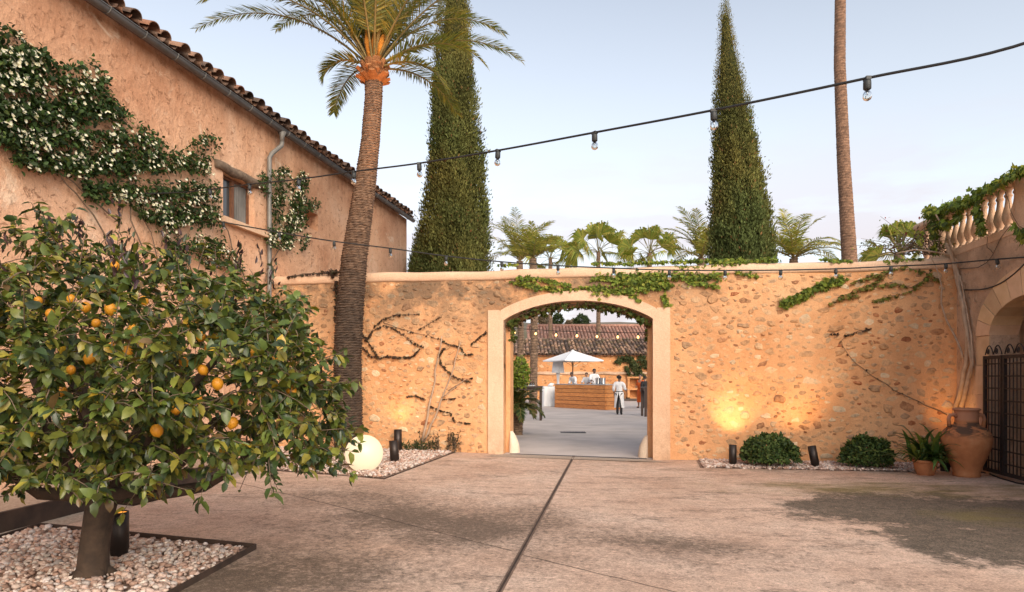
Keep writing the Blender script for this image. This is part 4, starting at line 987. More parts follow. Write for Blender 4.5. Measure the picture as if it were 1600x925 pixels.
# ------------------------------------------------------------------ cypresses
def cypress(px0, Y, prof, label, n, seed, bare=0):
    """prof: (py, left px, right px)"""
    zs, cx_, rr = [], [], []
    for py, a, b_ in prof:
        p = AT((a+b_)/2, py, Y); zs.append(p[2]); cx_.append(p[0]); rr.append((b_-a)/2/F*Y)
    zs, cx_, rr = np.array(zs)[::-1], np.array(cx_)[::-1], np.array(rr)[::-1]
    b0 = np.array([cx_[0], Y, 0]); root = empty('cypress', b0, label, 'tree')
    mb = MB(); mb.tube([b0-(0, 0, .1), b0+(0, 0, 2), b0+(0, 0, 5)], [.22, .18, .12], 10); mb.build('trunk', M['bark'], root)
    zl = np.r_[.5, zs]; xl = np.r_[cx_[0], cx_]; rl = np.r_[rr[0]*.9, rr]
    core = MB(); q = np.linspace(.6, zs[-1]-.4, 26); ang = np.linspace(0, 2*PI, 14, endpoint=False); V = []
    for z in q:
        r = np.interp(z, zl, rl)*.62; V += [(np.interp(z, zl, xl)+r*math.cos(a)*(1+.1*math.sin(3*a+z)), Y+r*math.sin(a), z) for a in ang]
    core.add(V, [(i*14+j, i*14+(j+1) % 14, (i+1)*14+(j+1) % 14, (i+1)*14+j) for i in range(25) for j in range(14)], col=(.036, .042, .016))
    # upright sprays arranged in tufts
    nt = n//14; z = zs[0]-1.5+(zs[-1]-zs[0]+1.5)*rng.random(nt)**.9; z = rng.uniform(.8, zs[-1], nt); keep = rng.random(nt) < np.clip(np.interp(z, zl, rl)/rr.max(), .12, 1); z = z[keep]; nt = len(z)
    a = rng.uniform(0, 2*PI, nt); R = np.interp(z, zl, rl); X = np.interp(z, zl, xl)
    lob = vnoise(np.c_[np.cos(a)*2.6, np.sin(a)*2.6, z*.8], seed)*.17+vnoise(np.c_[np.cos(a)*6, np.sin(a)*6, z*1.9], seed+1)*.15
    rad = R*np.clip(.77+lob+rng.normal(0, .075, nt), .40, 1.15)
    C = np.c_[X+np.cos(a)*rad, Y+np.sin(a)*rad, z]; out = np.c_[np.cos(a), np.sin(a), 0*a]
    k = 14; Pp = np.repeat(C, k, 0)+rng.normal(0, 1, (nt*k, 3))*np.array([.052, .052, .13]); O = np.repeat(out, k, 0)
    D = unit(O*rng.uniform(.1, .95, (nt*k, 1))+np.array([0, 0, 1.0])+rng.normal(0, .35, (nt*k, 3))); N = unit(O+rng.normal(0, .5, (nt*k, 3)))
    tone = np.repeat(np.clip(.95+.35*vnoise(C*np.array([2.5, 2.5, 1.2]), seed+5)+rng.normal(0, .16, nt), .4, 1.8), k)
    warm = np.repeat(np.clip(.25+.35*smooth01((z-4)/8)+.55*vnoise(C*1.1, seed+9), 0, 1), k)[:, None]
    col = (np.array([.088, .112, .036])*(1-warm)+np.array([.20, .17, .048])*warm)*tone[:, None]*rng.uniform(.75, 1.25, (nt*k, 1))
    br = rng.random(nt*k) < .02; col[br] = (.26, .15, .06)
    sz = rng.uniform(.05, .125, nt*k)*np.repeat(np.clip(R/rr.max()*1.3, .45, 1), k)
    leaves(core, Pp, D, N, sz, sz*.44, col, DIA_T, DIA_F)
    core.build('crown', M['conifer'], root)
cypress(708, 20, [(-40, 695, 722), (0, 688, 735), (60, 683, 740), (120, 674, 745), (200, 669, 750), (270, 667, 757), (330, 664, 762), (380, 657, 766), (420, 650, 768)], 'broad column shaped cypress behind the wall, partly hidden by palm fronds', 170000, 1)
cypress(1158, 20, [(4, 1131, 1135), (30, 1126, 1142), (70, 1122, 1150), (110, 1118, 1160), (160, 1116, 1170), (210, 1113, 1184), (260, 1111, 1192), (320, 1109, 1200), (370, 1106, 1208), (410, 1104, 1213)], 'slim pointed cypress standing alone behind the wall right of the arch', 165000, 2)
cypress(655, 24, [(362, 653, 659), (385, 648, 664), (420, 640, 668)], 'small low cypress at the corner of the farmhouse behind the wall', 20000, 3)

# ------------------------------------------------------------------ climbing roses on the farmhouse
ROSE_G = [(.040, .075, .022), (.055, .10, .026), (.030, .055, .018), (.085, .125, .03), (.026, .045, .017)]
def rose(polys, n_leaf, n_flow, stems, loc, label, dens_seed, thick=.22):
    root = empty('climbing_rose', loc, label, 'rose')
    def scatter(n, thr, nmax):
        out = []
        allp = np.array([q for p in polys for q in p], float); lo, hi = allp.min(0), allp.max(0)
        while len(out) < n:
            P = rng.uniform(lo, hi, (4000, 2)); m = np.zeros(len(P), bool)
            for p in polys: m |= in_poly(P, p)
            P = P[m]; v = vnoise(np.c_[P/17.0, 0*P[:, 0]], dens_seed)*.40+.75*vnoise(np.c_[P/7.0, 0*P[:, 0]], dens_seed+1); P = P[v > thr]; out += list(P)
        return np.array(out[:n])
    Q = scatter(n_leaf, -.08, 0); off = np.abs(rng.normal(0, thick*.5, len(Q)))+.02
    P = np.array([FLp(a, b_, o) for (a, b_), o in zip(Q, off)]); P += rng.normal(0, .03, P.shape)
    D = unit(rng.normal(0, .7, P.shape)+FLN*.3+np.array([0, 0, -.1])); N = unit(FLN*.6+np.array([0, 0, .7])+rng.normal(0, .45, P.shape))
    mb = MB(); L = rng.uniform(.045, .095, len(P)); leaves(mb, P, D, N, L, L*.6, pick(ROSE_G, len(P), .2, [4, 4, 4, 2, 3])); mb.build('foliage', M['leaf_soft'], root)
    Q = scatter(n_flow, -.12, 0); FP, FD, FN = [], [], []
    for a, b_ in Q:
        c = FLp(a, b_, thick*rng.uniform(.5, 1.15)+.03)
        for j in range(rng.integers(2, 9)):
            q = c+rng.normal(0, .055, 3); k = 6; az = np.linspace(0, 2*PI, k, endpoint=False)+rng.uniform(0, 1); ax = unit(FLN+np.array([0, 0, .4])+rng.normal(0, .35, 3)); u = unit(np.cross(ax, [0, 0, 1.0])); v = np.cross(ax, u)
            FP.append(np.tile(q, (k, 1))); FD.append(np.cos(az)[:, None]*u+np.sin(az)[:, None]*v+ax*.45); FN.append(np.tile(ax, (k, 1)))
    FP, FD, FN = map(np.concatenate, (FP, FD, FN)); mb = MB(); s = rng.uniform(.021, .038, len(FP)); leaves(mb, FP, FD, FN, s, s*.9, pick([(.80, .78, .62), (.78, .72, .5), (.82, .81, .72)], len(FP), .05), DIA_T, DIA_F)
    mb.build('flowers', M['petal'], root)
    mb = MB()
    for st in stems:
        pts = []
        st = np.array(st, float); d = np.r_[0, np.cumsum(np.linalg.norm(np.diff(st, axis=0), axis=1))]
        for t in np.linspace(0, d[-1], max(6, int(d[-1]/14))):
            a, b_ = np.interp(t, d, st[:, 0])+rng.normal(0, 1.2), np.interp(t, d, st[:, 1]); pts.append(FLp(a, b_, .05+rng.uniform(0, .05)))
        mb.tube(pts, np.linspace(.014, .005, len(pts)), 5)
    mb.build('stems', M['twig'], root)
polyA = [(-30, 40), (15, 42), (60, 75), (95, 105), (150, 95), (165, 120), (175, 155), (215, 190), (260, 225), (285, 235), (325, 205), (345, 225), (325, 262), (345, 300), (342, 345), (352, 385), (375, 400), (380, 425), (300, 405), (265, 390), (235, 350), (190, 310), (150, 330), (130, 290), (110, 270), (60, 265), (30, 255), (0, 220), (-30, 215)]
hole = [(105, 150), (150, 175), (160, 205), (120, 205), (95, 180)]
rose([polyA], 12500, 175, [[(395, 470), (352, 350), (300, 330), (225, 300), (160, 265), (110, 240)], [(230, 400), (205, 350), (205, 280), (210, 220)], [(190, 350), (140, 310), (105, 275), (40, 262)], [(300, 430), (270, 350), (265, 280), (250, 250)], [(250, 420), (235, 360), (215, 330)], [(180, 400), (150, 340), (100, 280), (60, 200), (20, 120)]],
     FLp(260, 420), 'large white flowering climbing rose sprawling over the farmhouse wall left of the window', 11)
polyB = [(400, 275), (425, 268), (445, 258), (455, 270), (475, 268), (485, 285), (475, 300), (500, 318), (492, 330), (478, 330), (482, 380), (470, 395), (450, 390), (420, 385), (415, 365), (430, 340), (420, 320), (410, 300)]
rose([polyB], 2600, 52, [[(415, 440), (418, 400), (430, 360), (445, 320), (450, 280)], [(420, 420), (440, 380), (460, 340), (480, 320), (505, 325)]], FLp(416, 440), 'small white flowering climbing rose beside the downpipe right of the window', 23, .18)

# ------------------------------------------------------------------ ivy and creepers
IVY_G = [(.155, .215, .030), (.205, .255, .040), (.11, .16, .024), (.27, .28, .045), (.08, .115, .022)]
def ivy(name, label, strokes, fn, Nrm, loc, size=(.05, .092), thick=.055, pal=IVY_G, cat='ivy', stems=True, down=.7, stemw=.008, mat='leaf_soft'):
    root = empty(name, loc, label, cat); mb = MB(); sm = MB(); has = False
    for pts, wpx, n in strokes:
        st = np.array(pts, float); d = np.r_[0, np.cumsum(np.linalg.norm(np.diff(st, axis=0), axis=1))]
        t = rng.uniform(0, d[-1], n); wv = wpx*(.35+.65*np.abs(vnoise(np.c_[t/14, 0*t, 0*t], int(d[-1]) % 97))); Q = np.c_[np.interp(t, d, st[:, 0]), np.interp(t, d, st[:, 1])]+rng.normal(0, .42, (n, 2))*wv[:, None]
        P = np.array([fn(a, b_, .015+abs(rng.normal(0, thick*.55))) for a, b_ in Q])
        D = unit(rng.normal(0, .55, P.shape)+np.array([0, 0, -down])+Nrm*.25); N = unit(Nrm+np.array([0, 0, .5])+rng.normal(0, .4, P.shape)); L = rng.uniform(*size, n)
        leaves(mb, P, D, N, L, L*.95, pick(pal, n, .18), IVY_T, IVY_F)
        if stems:
            has = True; tt = np.linspace(0, d[-1], max(5, int(d[-1]/9)))
            sm.tube([fn(np.interp(q, d, st[:, 0])+rng.normal(0, .8), np.interp(q, d, st[:, 1])+rng.normal(0, .8), .02) for q in tt], np.linspace(stemw, stemw*.6, len(tt)), 5)
    mb.build('leaves', M[mat], root)
    if has: sm.build('stems', M['twig'], root)
    return root
top = lambda a, b_, o: Wp(a, b_, o-.03)
ivy('ivy', 'bright green ivy mat hanging over the wall just above the arch', [
    ([(800, 440), (830, 446), (870, 452), (905, 450), (940, 447)], 9, 260), ([(808, 432), (850, 437), (890, 444)], 7, 150), ([(925, 435), (960, 430), (1000, 428), (1050, 432), (1090, 432), (1130, 428)], 15, 620),
    ([(930, 455), (970, 455), (1010, 448), (1050, 446)], 12, 420), ([(960, 440), (1000, 440), (1040, 436)], 16, 420), ([(985, 462), (1000, 470)], 5, 40), ([(1036, 460), (1042, 478)], 7, 70), ([(1075, 440), (1120, 446)], 8, 90), ([(1150, 424), (1185, 432)], 5, 45)], Wp, WN, Wp(960, 440, .02))
ivy('ivy', 'ivy creeping along the top of the coping towards the slim cypress', [([(925, 411), (980, 411), (1040, 409), (1100, 407), (1160, 407), (1215, 405)], 5, 520), ([(1060, 418), (1110, 416), (1160, 410)], 6, 200), ([(1280, 405), (1310, 406), (1330, 408)], 4, 60), ([(780, 414), (810, 412)], 3, 30), ([(1380, 408), (1440, 404)], 5, 70)], top, WN, Wp(1080, 409))
ivy('ivy', 'dense diagonal ivy streak on the right half of the wall', [([(1222, 474), (1250, 462), (1280, 447), (1315, 432)], 10, 520), ([(1225, 480), (1250, 468), (1262, 463)], 3, 60), ([(1260, 455), (1310, 442), (1325, 436)], 5, 120)], Wp, WN, Wp(1260, 455))
ivy('ivy', 'sparse thin ivy shoots trailing on the wall left of the amphora vine', [([(1296, 476), (1320, 462), (1345, 452), (1370, 446), (1400, 444)], 4, 90), ([(1330, 442), (1360, 432), (1385, 424), (1420, 414)], 4, 90), ([(1345, 452), (1370, 440), (1382, 430)], 4, 60), ([(1365, 470), (1400, 462), (1430, 452), (1450, 430)], 2.5, 50), ([(1390, 440), (1425, 450), (1448, 436), (1455, 420)], 2.5, 30), ([(1310, 465), (1340, 462)], 3, 30), ([(1420, 420), (1445, 425), (1470, 440)], 3, 30)], Wp, WN, Wp(1370, 450), pal=[(.17, .20, .035), (.24, .22, .05), (.30, .18, .06), (.12, .14, .03)])
# ivy on the underside of the arch
def soffit(n):
    P = []
    for k in range(n):
        x = AX0+.05+(AX1-AX0-.1)*rng.random(); t = (x-1.35)/1.52
        if rng.random() > .25+.75*abs(t)**.8 and rng.random() > .2: continue
        P.append(W(x, -rng.uniform(.0, .72), arch_in(x)-.02-abs(rng.normal(0, .05))-(.05 if abs(t) > .8 else 0)))
    return np.array(P)
root = empty('ivy', W(1.35, -.3, 2.8), 'dark ivy fringe hanging under the arch soffit', 'ivy'); P = soffit(1100)
for xx, q in ((AX0+.06, 80), (AX1-.12, 45)): P = np.concatenate([P, np.array([W(xx+abs(rng.normal(0, .05)), -rng.uniform(.28, .68), 2.85-rng.random()*.42) for _ in range(q)])])
D = unit(rng.normal(0, .55, P.shape)+np.array([0, 0, -.9])); N = unit(rng.normal(0, .5, P.shape)+WN); L = rng.uniform(.06, .10, len(P)); mb = MB()
leaves(mb, P, D, N, L, L*.95, pick([(.05, .08, .02), (.08, .115, .022), (.12, .15, .03), (.10, .06, .03)], len(P), .2), IVY_T, IVY_F); mb.build('leaves', M['leaf_soft'], root)
mb = MB()
for q in range(5):
    z0 = rng.uniform(.01, .05); mb.tube([W(x, -.1-.12*q+.04*math.sin(x*5+q), arch_in(x)-z0-(.05 if q else .02)) for x in np.linspace(AX0+.1, AX1-.1, 24)], .007, 4)
mb.build('stems', M['twig'], root)
# dry creepers on the left half of the wall
DRY = [(.055, .030, .020), (.085, .045, .028), (.040, .028, .020), (.06, .05, .025)]
ivy('creeper', 'dark dry creeper looping over the wall right of the palm trunk', [([(560, 515), (572, 530), (585, 548), (592, 560), (578, 555), (566, 542)], 3.4, 120), ([(590, 560), (606, 556), (622, 559), (645, 557), (656, 545)], 2.2, 105), ([(572, 532), (584, 515), (600, 508), (614, 512), (630, 523), (646, 536), (662, 543)], 1.7, 115), ([(584, 512), (596, 500), (620, 492), (655, 490)], 1.2, 55), ([(600, 505), (640, 518), (690, 530)], 1.2, 14)], Wp, WN, Wp(600, 540), size=(.03, .06), pal=DRY, thick=.05, stemw=.006)
ivy('creeper', 'dark dry creeper sprigs on the wall left of the arch around pale stems', [([(694, 543), (686, 556), (688, 568), (700, 580), (712, 590), (736, 597)], 2.2, 110), ([(690, 532), (702, 538), (718, 541), (728, 554), (738, 553)], 1.5, 60), ([(735, 538), (748, 528), (760, 518)], 1.3, 40), ([(672, 634), (690, 642), (703, 644), (712, 660), (735, 661)], 1.5, 62), ([(636, 620), (650, 618), (665, 625)], 1.3, 30), ([(690, 624), (712, 622)], 1.2, 16), ([(655, 515), (668, 508), (680, 500), (692, 490)], 1.2, 16), ([(700, 612), (722, 596), (738, 590)], 1.2, 16)], Wp, WN, Wp(700, 590), size=(.03, .058), pal=DRY, thick=.05, stemw=.005)
ivy('creeper', 'dark creeper tuft with a shoot along the coping left of the palm', [([(516, 420), (524, 440), (527, 470), (524, 500)], 4, 130), ([(512, 425), (530, 425)], 6, 60), ([(450, 432), (480, 428), (510, 425)], 1.6, 40)], Wp, WN, Wp(524, 450), size=(.05, .09), pal=DRY, thick=.08, stemw=.016)
def stems_thing(name, label, cat, paths, fn, mat, loc, r=.02):
    mb = MB()
    for pts, r0, r1 in paths:
        st = np.array(pts, float); d = np.r_[0, np.cumsum(np.linalg.norm(np.diff(st, axis=0), axis=1))]; tt = np.linspace(0, d[-1], max(6, int(d[-1]/12)))
        mb.tube([fn(np.interp(q, d, st[:, 0])+rng.normal(0, .7), np.interp(q, d, st[:, 1]), .05+.02*math.sin(q*.05)) for q in tt], np.linspace(r0, r1, len(tt)), 7)
    return tag(mb.build(name, M[mat], loc=loc), label, cat)
stems_thing('bare_climber', 'pair of pale bare climber stems leaning up the wall left of the arch', 'climber', [([(660, 690), (668, 650), (680, 590), (690, 525)], .028, .012), ([(664, 690), (690, 625), (705, 585), (720, 535)], .026, .010), ([(690, 622), (712, 605), (728, 592)], .012, .006)], Wp, 'pale_stem', tuple(Wp(662, 695)))
ivy('creeper', 'single thin dry vine arching over the right half of the wall', [([(1478, 648), (1440, 630), (1400, 610), (1360, 585), (1325, 555), (1313, 535), (1322, 524)], .8, 10), ([(1322, 524), (1345, 518), (1362, 512)], 1.6, 34), ([(1296, 522), (1312, 522)], 1.2, 10)], Wp, WN, Wp(1478, 650), size=(.03, .06), pal=DRY, thick=.04, stemw=.008)
# tall bare vine rising from the amphora to the terrace
def vfn(a, b_, o):
    p, q = Wp(a, b_, .10+o), FRp(a, b_, .02+o); return q if q[1] < p[1] and a > 1440 else p
stems_thing('climbing_vine', 'thick pale bare vine trunks climbing from the amphora up to the balustrade', 'vine', [([(1492, 645), (1502, 605), (1510, 560), (1512, 520), (1505, 480), (1496, 440), (1488, 400), (1478, 380)], .045, .03), ([(1500, 645), (1512, 600), (1518, 570), (1512, 520), (1500, 460), (1494, 415), (1480, 390)], .04, .03), ([(1505, 560), (1495, 530), (1478, 500), (1470, 470), (1472, 445), (1462, 415), (1455, 400)], .022, .012), ([(1518, 590), (1520, 540), (1510, 480), (1500, 430)], .018, .014), ([(1488, 400), (1470, 395), (1430, 390), (1400, 396)], .02, .01), ([(1490, 400), (1478, 360), (1462, 335)], .022, .012)], vfn, 'pale_stem', tuple(Wp(1496, 650)))
ivy('ivy', 'lush green ivy spilling over the balustrade handrail of the terrace', [
    ([(1448, 332), (1470, 328), (1500, 318), (1530, 306)], 13, 620), ([(1530, 303), (1560, 284), (1600, 262), (1640, 245)], 7, 420), ([(1468, 345), (1480, 352)], 12, 260), ([(1455, 345), (1462, 372)], 7, 120), ([(1525, 320), (1532, 345), (1533, 365)], 7, 190), ([(1490, 345), (1498, 338)], 7, 80), ([(1590, 355), (1600, 375)], 7, 70), ([(1460, 380), (1462, 395)], 5, 50)], lambda a, b_, o: FRp(a, b_, o+.12), FRN, FRp(1500, 320, .1), size=(.08, .14), thick=.22)
stems_thing('creeper', 'thin brown creeper stems wandering on the terrace building under the balustrade', 'creeper', [([(1500, 420), (1530, 418), (1545, 408), (1552, 395), (1562, 375), (1580, 350)], .010, .005), ([(1552, 395), (1542, 385), (1543, 370)], .007, .004), ([(1572, 300), (1580, 330), (1590, 352), (1605, 360)], .007, .004)], lambda a, b_, o: FRp(a, b_, o-.02), 'twig', tuple(FRp(1540, 410)))
# bougainvillea brush on the wall top by the balustrade
def brush():
    c = Wp(1425, 400, -.35); root = empty('bougainvillea', c, 'twiggy half bare shrub sitting on the wall top beside the balustrade', 'shrub'); tw, lf = MB(), MB()
    P = []
    for k in range(46):
        d = unit(np.array([rng.normal(-.2, 1), rng.normal(0, .4), abs(rng.normal(.5, .4))])); L = rng.uniform(.4, 1.1); b0 = Wp(rng.uniform(1395, 1470), 398, -.35); e = b0+d*L; m_ = b0+d*L*.5+np.array([0, 0, .08]); tw.tube([b0, m_, e], [.008, .006, .003], 4, cap=False)
        for q in range(7): P.append(b0+d*L*rng.uniform(.3, 1)+rng.normal(0, .05, 3))
    P = np.array(P); n = len(P); leaves(lf, P, rng.normal(0, 1, (n, 3)), rng.normal(0, 1, (n, 3)), rng.uniform(.04, .08, n), .04, pick([(.10, .13, .03), (.17, .17, .04), (.12, .05, .035), (.25, .06, .06)], n, .2, [4, 3, 2, .5]), DIA_T, DIA_F)
    tw.build('twigs', M['twig'], root); lf.build('leaves', M['leaf_soft'], root)
brush()

# ------------------------------------------------------------------ low planting along the wall
def ball_shrub(px, base_y, wpx, hpx, label, pal, n, first=None):
    b0 = G(px, base_y)+np.array([0, .15, 0]); b0[1] += 0; r = wpx/2/F*b0[1]*.90; h = hpx/F*b0[1]*.92
    root = empty('round_shrub', b0, label, 'shrub', 'round clipped shrubs along the wall'); mb = MB()
    u = unit(rng.normal(0, 1, (n, 3))); u[:, 2] = np.abs(u[:, 2])*1.0-.12; u = unit(u); lob = 1+.15*vnoise(u*3.2, int(px))+.08*vnoise(u*8, int(px)+1)
    P = b0+np.array([0, 0, h*.28])+u*np.array([r, r*.85, h*.74])*(lob*rng.uniform(.72, 1.0, n)**.5)[:, None]
    D = unit(u*.6+rng.normal(0, .6, (n, 3))+np.array([0, 0, .25])); N = unit(u+np.array([0, 0, .5])+rng.normal(0, .35, (n, 3))); L = rng.uniform(.045, .085, n)
    leaves(mb, P, D, N, L, L*.6, pick(pal, n, .22)); mb.build('foliage', M['leaf_soft'], root)
    tw = MB()
    for k in range(14):
        d = u[k]; tw.tube([b0+(0, 0, -.02), b0+np.array([0, 0, h*.2])+d*np.array([r, r, h])*.35, b0+np.array([0, 0, h*.28])+d*np.array([r, r, h*.7])*.8], [.014, .01, .005], 5)
    tw.build('twigs', M['twig'], root)
SHR = [(.055, .098, .028), (.080, .128, .034), (.038, .066, .022), (.115, .155, .042)]
ball_shrub(1205, 731, 92, 53, 'larger round green shrub between the two bronze spotlights', SHR, 3400)
ball_shrub(1362, 734, 80, 53, 'smaller round green shrub left of the potted strap leaf plant', SHR, 2900)
# little dark plants by the left wall
def tuft(px, py, n, h, label, pal, wdt=.25):
    b0 = Wp(px, py, .12); b0[2] = float(gz(b0[0])); root = empty('dry_plant', b0, label, 'plant'); tw, lf = MB(), MB()
    for k in range(n):
        s = b0+np.array([rng.normal(0, wdt), rng.normal(0, .08), 0]); e = s+np.array([rng.normal(0, .08), rng.normal(0, .05), h*rng.uniform(.5, 1)]); tw.tube([s, (s+e)/2+rng.normal(0, .015, 3), e], [.007, .005, .003], 4, cap=False)
        m = 26; P = s+(e-s)*rng.uniform(.15, 1, (m, 1))+rng.normal(0, .02, (m, 3)); leaves(lf, P, rng.normal(0, .8, (m, 3))+np.array([0, 0, .6]), rng.normal(0, 1, (m, 3)), rng.uniform(.035, .07, m), .024, pick(pal, m, .2), DIA_T, DIA_F)
    tw.build('stems', M['twig'], root); lf.build('leaves', M['leaf_soft'], root)
tuft(688, 697, 16, .5, 'dark spiky dry plant at the foot of the wall left of the arch', [(.05, .032, .022), (.07, .05, .025), (.045, .05, .022)])
tuft(650, 693, 22, .24, 'low green plant at the wall foot beside the pale climber stems', [(.05, .08, .03), (.035, .055, .02)], .22)

# ------------------------------------------------------------------ amphora, potted plant
def amphora():
    b0 = G(1510, 744); b0[2] = float(gz(b0[0])); s = 1.16/1.0; root = empty('amphora', b0, 'huge terracotta amphora with two handles and dark stains at the vine foot', 'amphora')
    def mat():
        m, nt, b, _ = new_mat('amphora_clay'); v = pos(nt)
        c = ramp(nt, noise(nt, v, 3.0, 6, .65), [(.3, (.32, .115, .045)), (.55, (.46, .18, .07)), (.75, (.54, .26, .12))])
        sp = nd(nt, 'ShaderNodeSeparateXYZ'); lk(nt, v, sp.inputs[0])
        hi = mth(nt, 'MULTIPLY', ramp(nt, sp.outputs['Z'], [(.60, 0.0), (.70, 1.0)]), ramp(nt, sp.outputs['Z'], [(.86, 1.0), (.90, 0.0)]))
        n = ramp(nt, noise(nt, pos(nt, scale=(1, 1, 2.6)), 3.2, 7, .7, .5), [(.47, 0.0), (.53, 1.0)])
        c = mixc(nt, mth(nt, 'MULTIPLY', mth(nt, 'MULTIPLY', hi, n), .88), c, (.055, .036, .024))
        neck = ramp(nt, sp.outputs['Z'], [(.88, 0.0), (.93, .55)]); c = mixc(nt, neck, c, (.42, .22, .15))
        lk(nt, c, b.inputs['Base Color']); b.inputs['Roughness'].default_value = .85; bump(nt, b, noise(nt, v, 14, 5), .25, .02); return m
    cm_ = mat(); mb = MB()
    prof = [(.20, 0), (.205, .03), (.20, .07), (.225, .16), (.285, .30), (.34, .44), (.375, .57), (.38, .65), (.36, .73), (.315, .80), (.24, .855), (.185, .885), (.175, .93), (.175, 1.0), (.18, 1.08), (.185, 1.115), (.205, 1.125), (.21, 1.15), (.19, 1.16), (.165, 1.15), (.155, 1.0), (.155, .9)]
    mb.lathe(prof, b0, 40); mb.build('body', cm_, root)
    for sg in (-1, 1):
        mb = MB(); P = [b0+np.array([sg*x, 0, z]) for x, z in ((.165, 1.02), (.23, 1.05), (.285, 1.03), (.305, .97), (.295, .90), (.28, .80))]
        mb.tube(P, [.032, .03, .03, .03, .032, .036], 10); mb.build('handle', cm_, root)
amphora()
def potted():
    b0 = G(1446, 742); b0[2] = float(gz(b0[0])); root = empty('potted_plant', b0, 'green strap leaf plant in a small terracotta pot beside the amphora', 'plant'); mb = MB()
    mb.lathe([(.125, 0), (.13, .01), (.165, .10), (.185, .20), (.19, .215), (.205, .22), (.205, .265), (.185, .265), (.175, .22), (.02, .21)], b0, 28); mb.build('pot', M['terracotta'], root)
    mb = MB()
    for k in range(125):
        a = k*2.399; el = rng.uniform(.3, 1.35); L = rng.uniform(.5, .92); c = b0+np.array([rng.normal(.05, .12), rng.normal(0, .05), .22]); d = np.array([math.cos(a), math.sin(a)*.75]); m = 6; P = [c]; T = []
        for i in range(m):
            e = el-rng.uniform(1.0, 1.6)*(i/m)**1.6; t = np.array([d[0]*math.cos(e), d[1]*math.cos(e), math.sin(e)]); P.append(P[-1]+t*L/m)
        P = np.array(P); s = unit(np.array([-d[1], d[0], 0])); wd = np.array([.020, .033, .037, .035, .028, .017, .001]); V = np.concatenate([P-s*wd[:, None]+(0, 0, .006), P, P+s*wd[:, None]+(0, 0, .006)])
        n = m+1; mb.add(V, [(i, i+1, n+i+1, n+i) for i in range(m)]+[(n+i, n+i+1, 2*n+i+1, 2*n+i) for i in range(m)], 0, pick([(.055, .11, .028), (.08, .145, .032), (.038, .075, .022), (.15, .20, .04)], 1, .15)[0], True)
    mb.build('leaves', M['leaf'], root)
potted()
# ------------------------------------------------------------------ lamps of the court
def spot(name, parent, p, target, energy, size, blend, col=(1, .56, .22), rad=.03):
    l = bpy.data.lights.new(name, 'SPOT'); l.energy = energy; l.spot_size = math.radians(size); l.spot_blend = blend; l.color = col; l.shadow_soft_size = rad
    o = bpy.data.objects.new(name, l); COL.objects.link(o); o.parent = parent; o.location = np.asarray(p)-ORG[parent.name]
    o.rotation_euler = Vector(np.asarray(target)-np.asarray(p)).to_track_quat('-Z', 'Y').to_euler(); return o
def uplight(b0, h, r, axis, label, target=None, energy=20, size=60, blend=.9, lit=False, mat='dark_metal', col=(1, .50, .17)):
    b0 = np.asarray(b0, float); b0[2] = float(gz(b0[0])); ax = unit(np.array(axis, float)); R = align(ax); root = empty('spotlight', b0, label, 'lamp')
    mb = MB(); mb.lathe([(r*.9, -.02), (r*.9, .07), (r, .075), (r, h), (r*.90, h), (r*.90, h-.05)], b0, 20, R=R, close=False)
    mb.build('housing', M[mat], root)
    mb = MB(); mb.lathe([(.001, h-.035), (r*.9, h-.035)] if not lit else [(.001, h-.012), (r*.9, h-.012)], b0, 20, R=R, close=False); mb.build('lens', M['lens_lit'], root)
    if target is not None: spot('beam', root, b0+ax*(h-.0), target, energy, size, blend, col, r*.7)
    return root
uplight(G(1145, 728), .40, .072, (0, .02, 1), 'upright bronze spotlight left of the larger round shrub', Wp(1145, 640), 64, 66, 1.0, col=(1, .56, .25))
uplight(G(1275, 731), .41, .075, (-.16, .1, 1), 'leaning bronze spotlight right of the larger round shrub', Wp(1235, 590), 42, 100, 1.0, col=(1, .58, .24))
p = G(1477, 736); uplight(p, .40, .085, (.10, .15, 1), 'black spotlight between the strap leaf plant and the amphora', Wp(1508, 600), 24, 80, 1.0, mat='black', col=(1, .48, .14))
uplight(G(617, 724), .42, .085, (-.06, .03, 1), 'nearer bronze spotlight beside the globe lamp', PALM_C+np.array([.05, -.2, .1]), 1200, 13, .8, col=(1, .45, .14))
uplight(Wp(622, 700, .28), .47, .085, (-.02, .05, 1), 'farther bronze spotlight standing close to the wall behind its pair', Wp(618, 520), 12, 120, 1.0)
uplight(G(186, 871), .405, .080, (0, 0, 1), 'dark bollard spotlight with glowing top beside the lemon trunk', G(186, 871)+np.array([-.25, -.1, 2.2]), 14, 95, 1.0, lit=True)
gp = G(567, 737); gr = .315
root = empty('globe_lamp', (gp[0], gp[1]+.1, gp[2]), 'large glowing white globe lamp lying on the pebbles', 'lamp')
mb = MB(); mb.ell(np.array([gp[0], gp[1]+.1, gp[2]+gr-.02]), (gr, gr, gr), 48, 32); mb.build('globe', M['globe_lit'], root)
mb = MB(); mb.lathe([(.12, .0), (.12, .05), (.10, .055)], np.array([gp[0], gp[1]+.1, gp[2]-.03]), 20); mb.build('base', M['black'], root)

